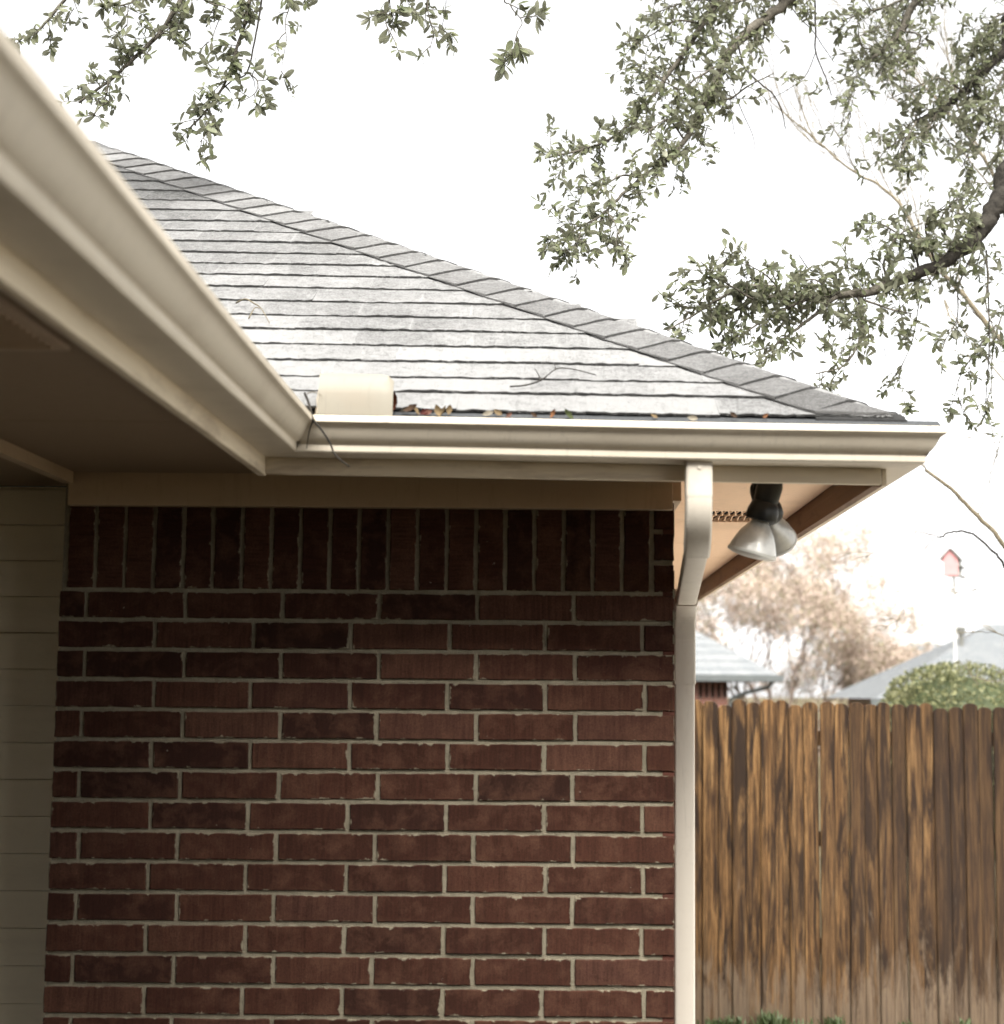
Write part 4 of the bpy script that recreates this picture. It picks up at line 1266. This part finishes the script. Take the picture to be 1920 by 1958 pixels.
for k, (dx, dz, L) in enumerate(((-0.50, 1.0, 1.25), (-0.22, 1.1, 1.35), (0.0, 1.2, 1.4), (0.20, 1.1, 1.2), (0.45, 0.9, 1.0), (-0.75, 0.8, 1.15), (0.75, 0.55, 0.85), (-0.1, 0.9, 1.3), (-0.9, 0.45, 1.0), (0.95, 0.35, 0.75), (0.3, 0.5, 0.9), (-0.35, 0.6, 1.0), (0.6, 0.8, 0.8), (1.15, 0.55, 0.85), (1.5, 0.35, 0.75))):
    fork2(Vector((BX + dx * 0.8, YT + rq.uniform(-.6, .6), -0.1)), Vector((dx, rq.uniform(-.4, .4), dz)).normalized(), L * 2.15, 0.060, 6)
bm_.build('trunk', mat_bark('myrtle_bark', (0.10, 0.075, 0.062), (0.18, 0.14, 0.115), 12), bush, fix=False)
tag(fr.build('fine_twigs', mat_bark('myrtle_twig', (0.15, 0.11, 0.09), (0.25, 0.195, 0.165), 9), bush, fix=False), 'pinkish brown twigs', kind='stuff')
lb0 = mat_leaf('dry_tree_leaf', (0.44, 0.35, 0.29), (0.58, 0.48, 0.41), (0.52, 0.43, 0.36))
lb1 = mat_leaf('greenish_tree_leaf', (0.17, 0.175, 0.085), (0.24, 0.23, 0.13), (0.2, 0.2, 0.12))
LB.emit([leaf_mesh('leaf', 1.0, 0.5, lb0), leaf_mesh('leaf', 1.0, 0.5, lb1)], bush, 0, 'dry brown leaves still on the tree')

# ------------------------------------------------------------------ clipped evergreen shrub behind the fence
HY = 14.5
hx0 = at(1815, 1330, HY).x
shrub = empty('evergreen_shrub', (hx0, HY, 0), 'rounded yellow-green evergreen shrub rising above the fence', 'shrub')
rh = random.Random(15)
LH = Leaves()
ctop = at(1800, 1268, HY).z
for k in range(15000):
    while True:
        d = rand_dir(rh)
        if d.z > -0.15: break
    rad = 1.0 - abs(rh.gauss(0, 0.06))
    lump = 1.0 + 0.055 * noise.noise(d * 3.1) + 0.035 * noise.noise(d * 8.0)
    sx = 0.76 if d.x < 0 else 1.25
    p = Vector((hx0 + d.x * sx * rad * lump, HY + d.y * 0.9 * rad * lump, 1.25 + d.z * (ctop - 1.25) * rad * lump))
    LH.add(p, (d * 0.8 + rand_dir(rh)).normalized(), rh.uniform(0.022, 0.045), rh.choice((0, 0, 0, 1)), rh)
sk_ = MB()
for k in range(9):
    a = k * 0.7
    sk_.tube([(hx0 + 0.05 * math.cos(a), HY + 0.05 * math.sin(a), -0.1), (hx0 + 0.25 * math.cos(a), HY + 0.3 * math.sin(a), 0.8), (hx0 + 0.5 * math.cos(a), HY + 0.5 * math.sin(a), 1.5)], [0.03, 0.02, 0.01], 6)
sk_.build('stems', M['bark_dark'], shrub, fix=False)
lh0 = mat_leaf('shrub_leaf', (0.125, 0.13, 0.055), (0.20, 0.195, 0.095), (0.17, 0.175, 0.09))
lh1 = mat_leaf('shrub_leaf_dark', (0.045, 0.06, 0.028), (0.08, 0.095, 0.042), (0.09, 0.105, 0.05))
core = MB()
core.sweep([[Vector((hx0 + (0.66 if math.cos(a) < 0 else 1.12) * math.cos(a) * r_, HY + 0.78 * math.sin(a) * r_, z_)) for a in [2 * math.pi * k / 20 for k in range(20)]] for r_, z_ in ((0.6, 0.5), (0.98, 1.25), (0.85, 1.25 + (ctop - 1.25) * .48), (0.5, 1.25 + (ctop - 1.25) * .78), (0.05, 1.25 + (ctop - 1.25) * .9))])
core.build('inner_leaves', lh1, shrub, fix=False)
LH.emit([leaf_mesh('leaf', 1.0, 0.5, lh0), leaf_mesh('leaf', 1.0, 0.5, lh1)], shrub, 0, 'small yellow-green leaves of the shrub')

# ------------------------------------------------------------------ martin house on its pole
MY = 28.0
mp = at(1826, 1100, MY)
bh = empty('bird_house', (mp.x, MY, 0), 'pale red gabled bird house on a tall thin white pole', 'bird house')
mred = mat_simple('glare_pale_red', (0.36, 0.17, 0.17), 0.7, 0.3, 0.12, 6)  # red paled to build veiling glare into the colour
mwht = mat_simple('white_paint', (0.42, 0.42, 0.40), 0.6, 0.3, 0.06, 6)
mgry = mat_simple('bird_house_roof', (0.11, 0.11, 0.10), 0.8, 0.2, 0.2, 6)
def bp(px_, py_, dy=0.0): return at(px_, py_, MY + dy)
x0, x1 = bp(1804, 1100).x, bp(1832, 1100).x
zb_, ze, zp = bp(1818, 1100).z, bp(1818, 1067).z, bp(1817, 1050).z
xm = (x0 + x1) / 2
DP = 0.55; sh = 0.20                       # the house is turned, its side shows on the right
def q3(x, z, t_): return (x + sh * t_, MY + DP * t_, z)
MB().prism([q3(x0, zb_, 0), q3(x1, zb_, 0), q3(x1, ze, 0), q3(xm, zp, 0), q3(x0, ze, 0)], [q3(x0, zb_, 1), q3(x1, zb_, 1), q3(x1, ze, 1), q3(xm, zp, 1), q3(x0, ze, 1)]).build('body', mred, bh)
sl = MB()
MB().prism([q3(x1 + 0.003, zb_ + .02, .02), q3(x1 + 0.006, zb_ + .02, .02), q3(x1 + 0.006, ze - .02, .02), q3(x1 + .003, ze - .02, .02)], [q3(x1 + 0.003, zb_ + .02, .98), q3(x1 + 0.006, zb_ + .02, .98), q3(x1 + 0.006, ze - .02, .98), q3(x1 + .003, ze - .02, .98)]).build('side_panel', mwht, bh)
oh = 0.055
for sgn, xe in ((-1, x0 - oh), (1, x1 + oh)):
    MB().prism([q3(xm, zp + 0.01, -.08), q3(xe, ze - 0.035, -.08), q3(xe, ze - 0.01, -.08), q3(xm, zp + 0.035, -.08)], [q3(xm, zp + 0.01, 1.08), q3(xe, ze - 0.035, 1.08), q3(xe, ze - 0.01, 1.08), q3(xm, zp + 0.035, 1.08)]).build('roof', mgry, bh)
for zz in (zb_ - 0.02, (zb_ + ze) / 2):
    MB().prism([q3(x1, zz, 0), q3(x1 + .08, zz, 0), q3(x1 + .08, zz + .02, 0), q3(x1, zz + .02, 0)], [q3(x1, zz, 1), q3(x1 + .08, zz, 1), q3(x1 + .08, zz + .02, 1), q3(x1, zz + .02, 1)]).build('porch', mgry, bh)
    for tt in (0.28, 0.72):
        MB().prism([q3(x1 + .007, zz + .09, tt - .09), q3(x1 + .009, zz + .09, tt - .09), q3(x1 + .009, zz + .20, tt - .09), q3(x1 + .007, zz + .20, tt - .09)], [q3(x1 + .007, zz + .09, tt + .09), q3(x1 + .009, zz + .09, tt + .09), q3(x1 + .009, zz + .20, tt + .09), q3(x1 + .007, zz + .20, tt + .09)]).build('entrance', mgry, bh)
MB().box(x0 - 0.06, x1 + 0.02, MY - 0.03, MY + 0.0, zb_ - 0.025, zb_ - 0.002).build('ledge', mgry, bh)
px0 = xm + sh * 0.5 + 0.02
MB().tube([(px0, MY + DP / 2, -0.1), (px0, MY + DP / 2, zb_ - 0.004)], 0.022, 10).build('pole', mwht, bh)

# ------------------------------------------------------------------ neighbouring houses
mroof = mat_shingle('neighbour_shingle', 0.92, 0.92, (0.115, 0.125, 0.132), 0.245)
mgut = mat_simple('grey_gutter', (0.055, 0.062, 0.062), 0.5, 0.4, 0.15, 3)
nbr_brick = Mat('neighbour_brick', 0.9, spec=0.15)
bt_ = nbr_brick.n.new('ShaderNodeTexBrick')
bt_.inputs['Scale'].default_value = 1.0
for nm, v_ in (('Brick Width', 0.22), ('Row Height', 0.075), ('Mortar Size', 0.008)): bt_.inputs[nm].default_value = v_
bt_.inputs['Color1'].default_value = (0.13, 0.045, 0.0325, 1); bt_.inputs['Color2'].default_value = (0.17, 0.065, 0.0475, 1); bt_.inputs['Mortar'].default_value = (0.21, 0.18, 0.155, 1)
mp_ = nbr_brick.n.new('ShaderNodeMapping'); mp_.inputs['Rotation'].default_value = (R(90), 0, 0)
nbr_brick.l.new(nbr_brick.wpos(), mp_.inputs[0]); nbr_brick.l.new(mp_.outputs[0], bt_.inputs['Vector'])
nbr_brick.color(bt_.outputs['Color'])
NY = 44.0
n1 = empty('neighbour_house', (at(1390, 1320, NY).x, NY, 0), 'low brick house with grey gutter and frosted hip roof just right of the downspout', 'house')
xe, ze_ = at(1492, 1290, NY).x, at(1492, 1291, NY).z
xw = at(1392, 1320, NY + 0.6).x
wallL = xw - 9.0
MB().box(wallL, xw, NY + 0.6, NY + 7, -0.1, ze_ - 0.12).build('wall', nbr_brick.m, n1)
tmax = 4.2
rm = MB(); k_ = 0.60
rm.add([(wallL - .6, NY, ze_), (xe, NY, ze_), (xe - tmax, NY + tmax, ze_ + k_ * tmax), (wallL - .6, NY + tmax, ze_ + k_ * tmax), (xe, NY + 2 * tmax, ze_), (wallL - .6, NY + 2 * tmax, ze_)],
       [(0, 1, 2, 3), (1, 4, 2), (2, 4, 5, 3), (0, 5, 4, 1)])
rfo = rm.build('roof', mroof, n1)
for k in range(11):                        # course lines of the far roof
    t_ = 0.25 + k * 0.36
    MB().box(wallL, xe - t_ - 0.1, NY + t_ - 0.012, NY + t_ + 0.03, ze_ + k_ * t_ - 0.005, ze_ + k_ * t_ + 0.022).build('shingle_course', mroof, rfo)
MB().box(wallL - .6, xe + 0.08, NY - 0.12, NY + 0.0, ze_ - 0.17, ze_ - 0.01).build('gutter', mgut, n1)
MB().box(wallL - .6, xe - 0.02, NY + 0.02, NY + 0.58, ze_ - 0.19, ze_ - 0.13).build('soffit', mgut, n1)
for k in range(5):
    xa_ = at(1337 + k * 11.6, 1320, NY + 0.55).x
    wz0, wz1 = at(1350, 1334, NY + .55).z, at(1350, 1306, NY + .55).z
    wn_ = MB().box(xa_, xa_ + 0.085, NY + 0.585, NY + 0.605, wz0, wz1).build('window', M['dark'], n1)
    MB().box(xa_ - 0.012, xa_ + 0.097, NY + 0.575, NY + 0.612, wz0 - 0.03, wz0 - 0.004).build('sill', nbr_brick.m, wn_)
dsx = [at(1478, 1297, NY - 0.05), at(1476, 1306, NY), at(1465, 1315, NY + .2), at(1430, 1324, NY + .4), at(1400, 1336, NY + .5), at(1397, 1345, NY + .52)]
MB().tube(smooth_path(dsx, 4) + [Vector((dsx[-1].x, dsx[-1].y, -0.05))], 0.055, 8).build('downspout', mgut, n1, smooth=True)

def far_house(label, Y, eave_z, left, peak, right, depth, wallc, extra=None):
    h = empty('neighbour_house', (peak.x, Y, 0), label, 'house')
    e = MB()
    zl = eave_z
    tl_ = (peak.z - zl) / 0.55
    L_, Rr = left, right
    e.add([(L_, Y, zl), (Rr, Y, zl), (Rr, Y + 2 * tl_, zl), (L_, Y + 2 * tl_, zl), (peak.x, Y + tl_, peak.z), (max(peak.x + 0.2, Rr - (peak.x - L_)), Y + tl_, peak.z)],
          [(0, 1, 5, 4), (1, 2, 5), (2, 3, 4, 5), (3, 0, 4), (0, 3, 2, 1)])
    r_ = e.build('roof', mroof, h)
    MB().box(L_ + .5, Rr - .5, Y + .5, Y + 2 * tl_ - .5, -0.1, zl - 0.01).build('wall', wallc, h)
    MB().box(L_ - .08, Rr + .08, Y - .12, Y - .005, zl - .16, zl - .01).build('gutter', mgut, h)
    return h, r_
p1 = at(1895, 1192, 38)
far1, r1_ = far_house('big frosted grey roof with a capped vent pipe behind the shrub', 35.0, at(1640, 1336, 35).z + 0.0, at(1672, 1338, 35).x, p1, at(2300, 1338, 35).x, 6, nbr_brick.m)
vb = at(1838, 1222, 37.2)
MB().tube([vb - Vector((0, 0, .3)), vb + Vector((0, 0, .10))], 0.055, 12).build('vent_pipe', mgry, r1_)
MB().tube([vb + Vector((0, 0, .10)), vb + Vector((0, 0, .12)), vb + Vector((0, 0, .26)), vb + Vector((0, 0, .28))], [0.06, 0.10, 0.115, 0.05], 12).build('vent_cap', mgry, r1_)
p2 = at(1725, 1233, 58)
far2, r2_ = far_house('distant bluish grey roof between the brown tree and the big frosted roof', 54.0, at(1640, 1310, 54).z, at(1640, 1310, 54).x, p2, at(1990, 1310, 54).x, 6, nbr_brick.m)
vb = at(1763, 1250, 56.5)
MB().box(vb.x - .18, vb.x + .18, vb.y - .2, vb.y + .2, vb.z - .2, vb.z + .06).build('roof_vent', mgry, r2_)
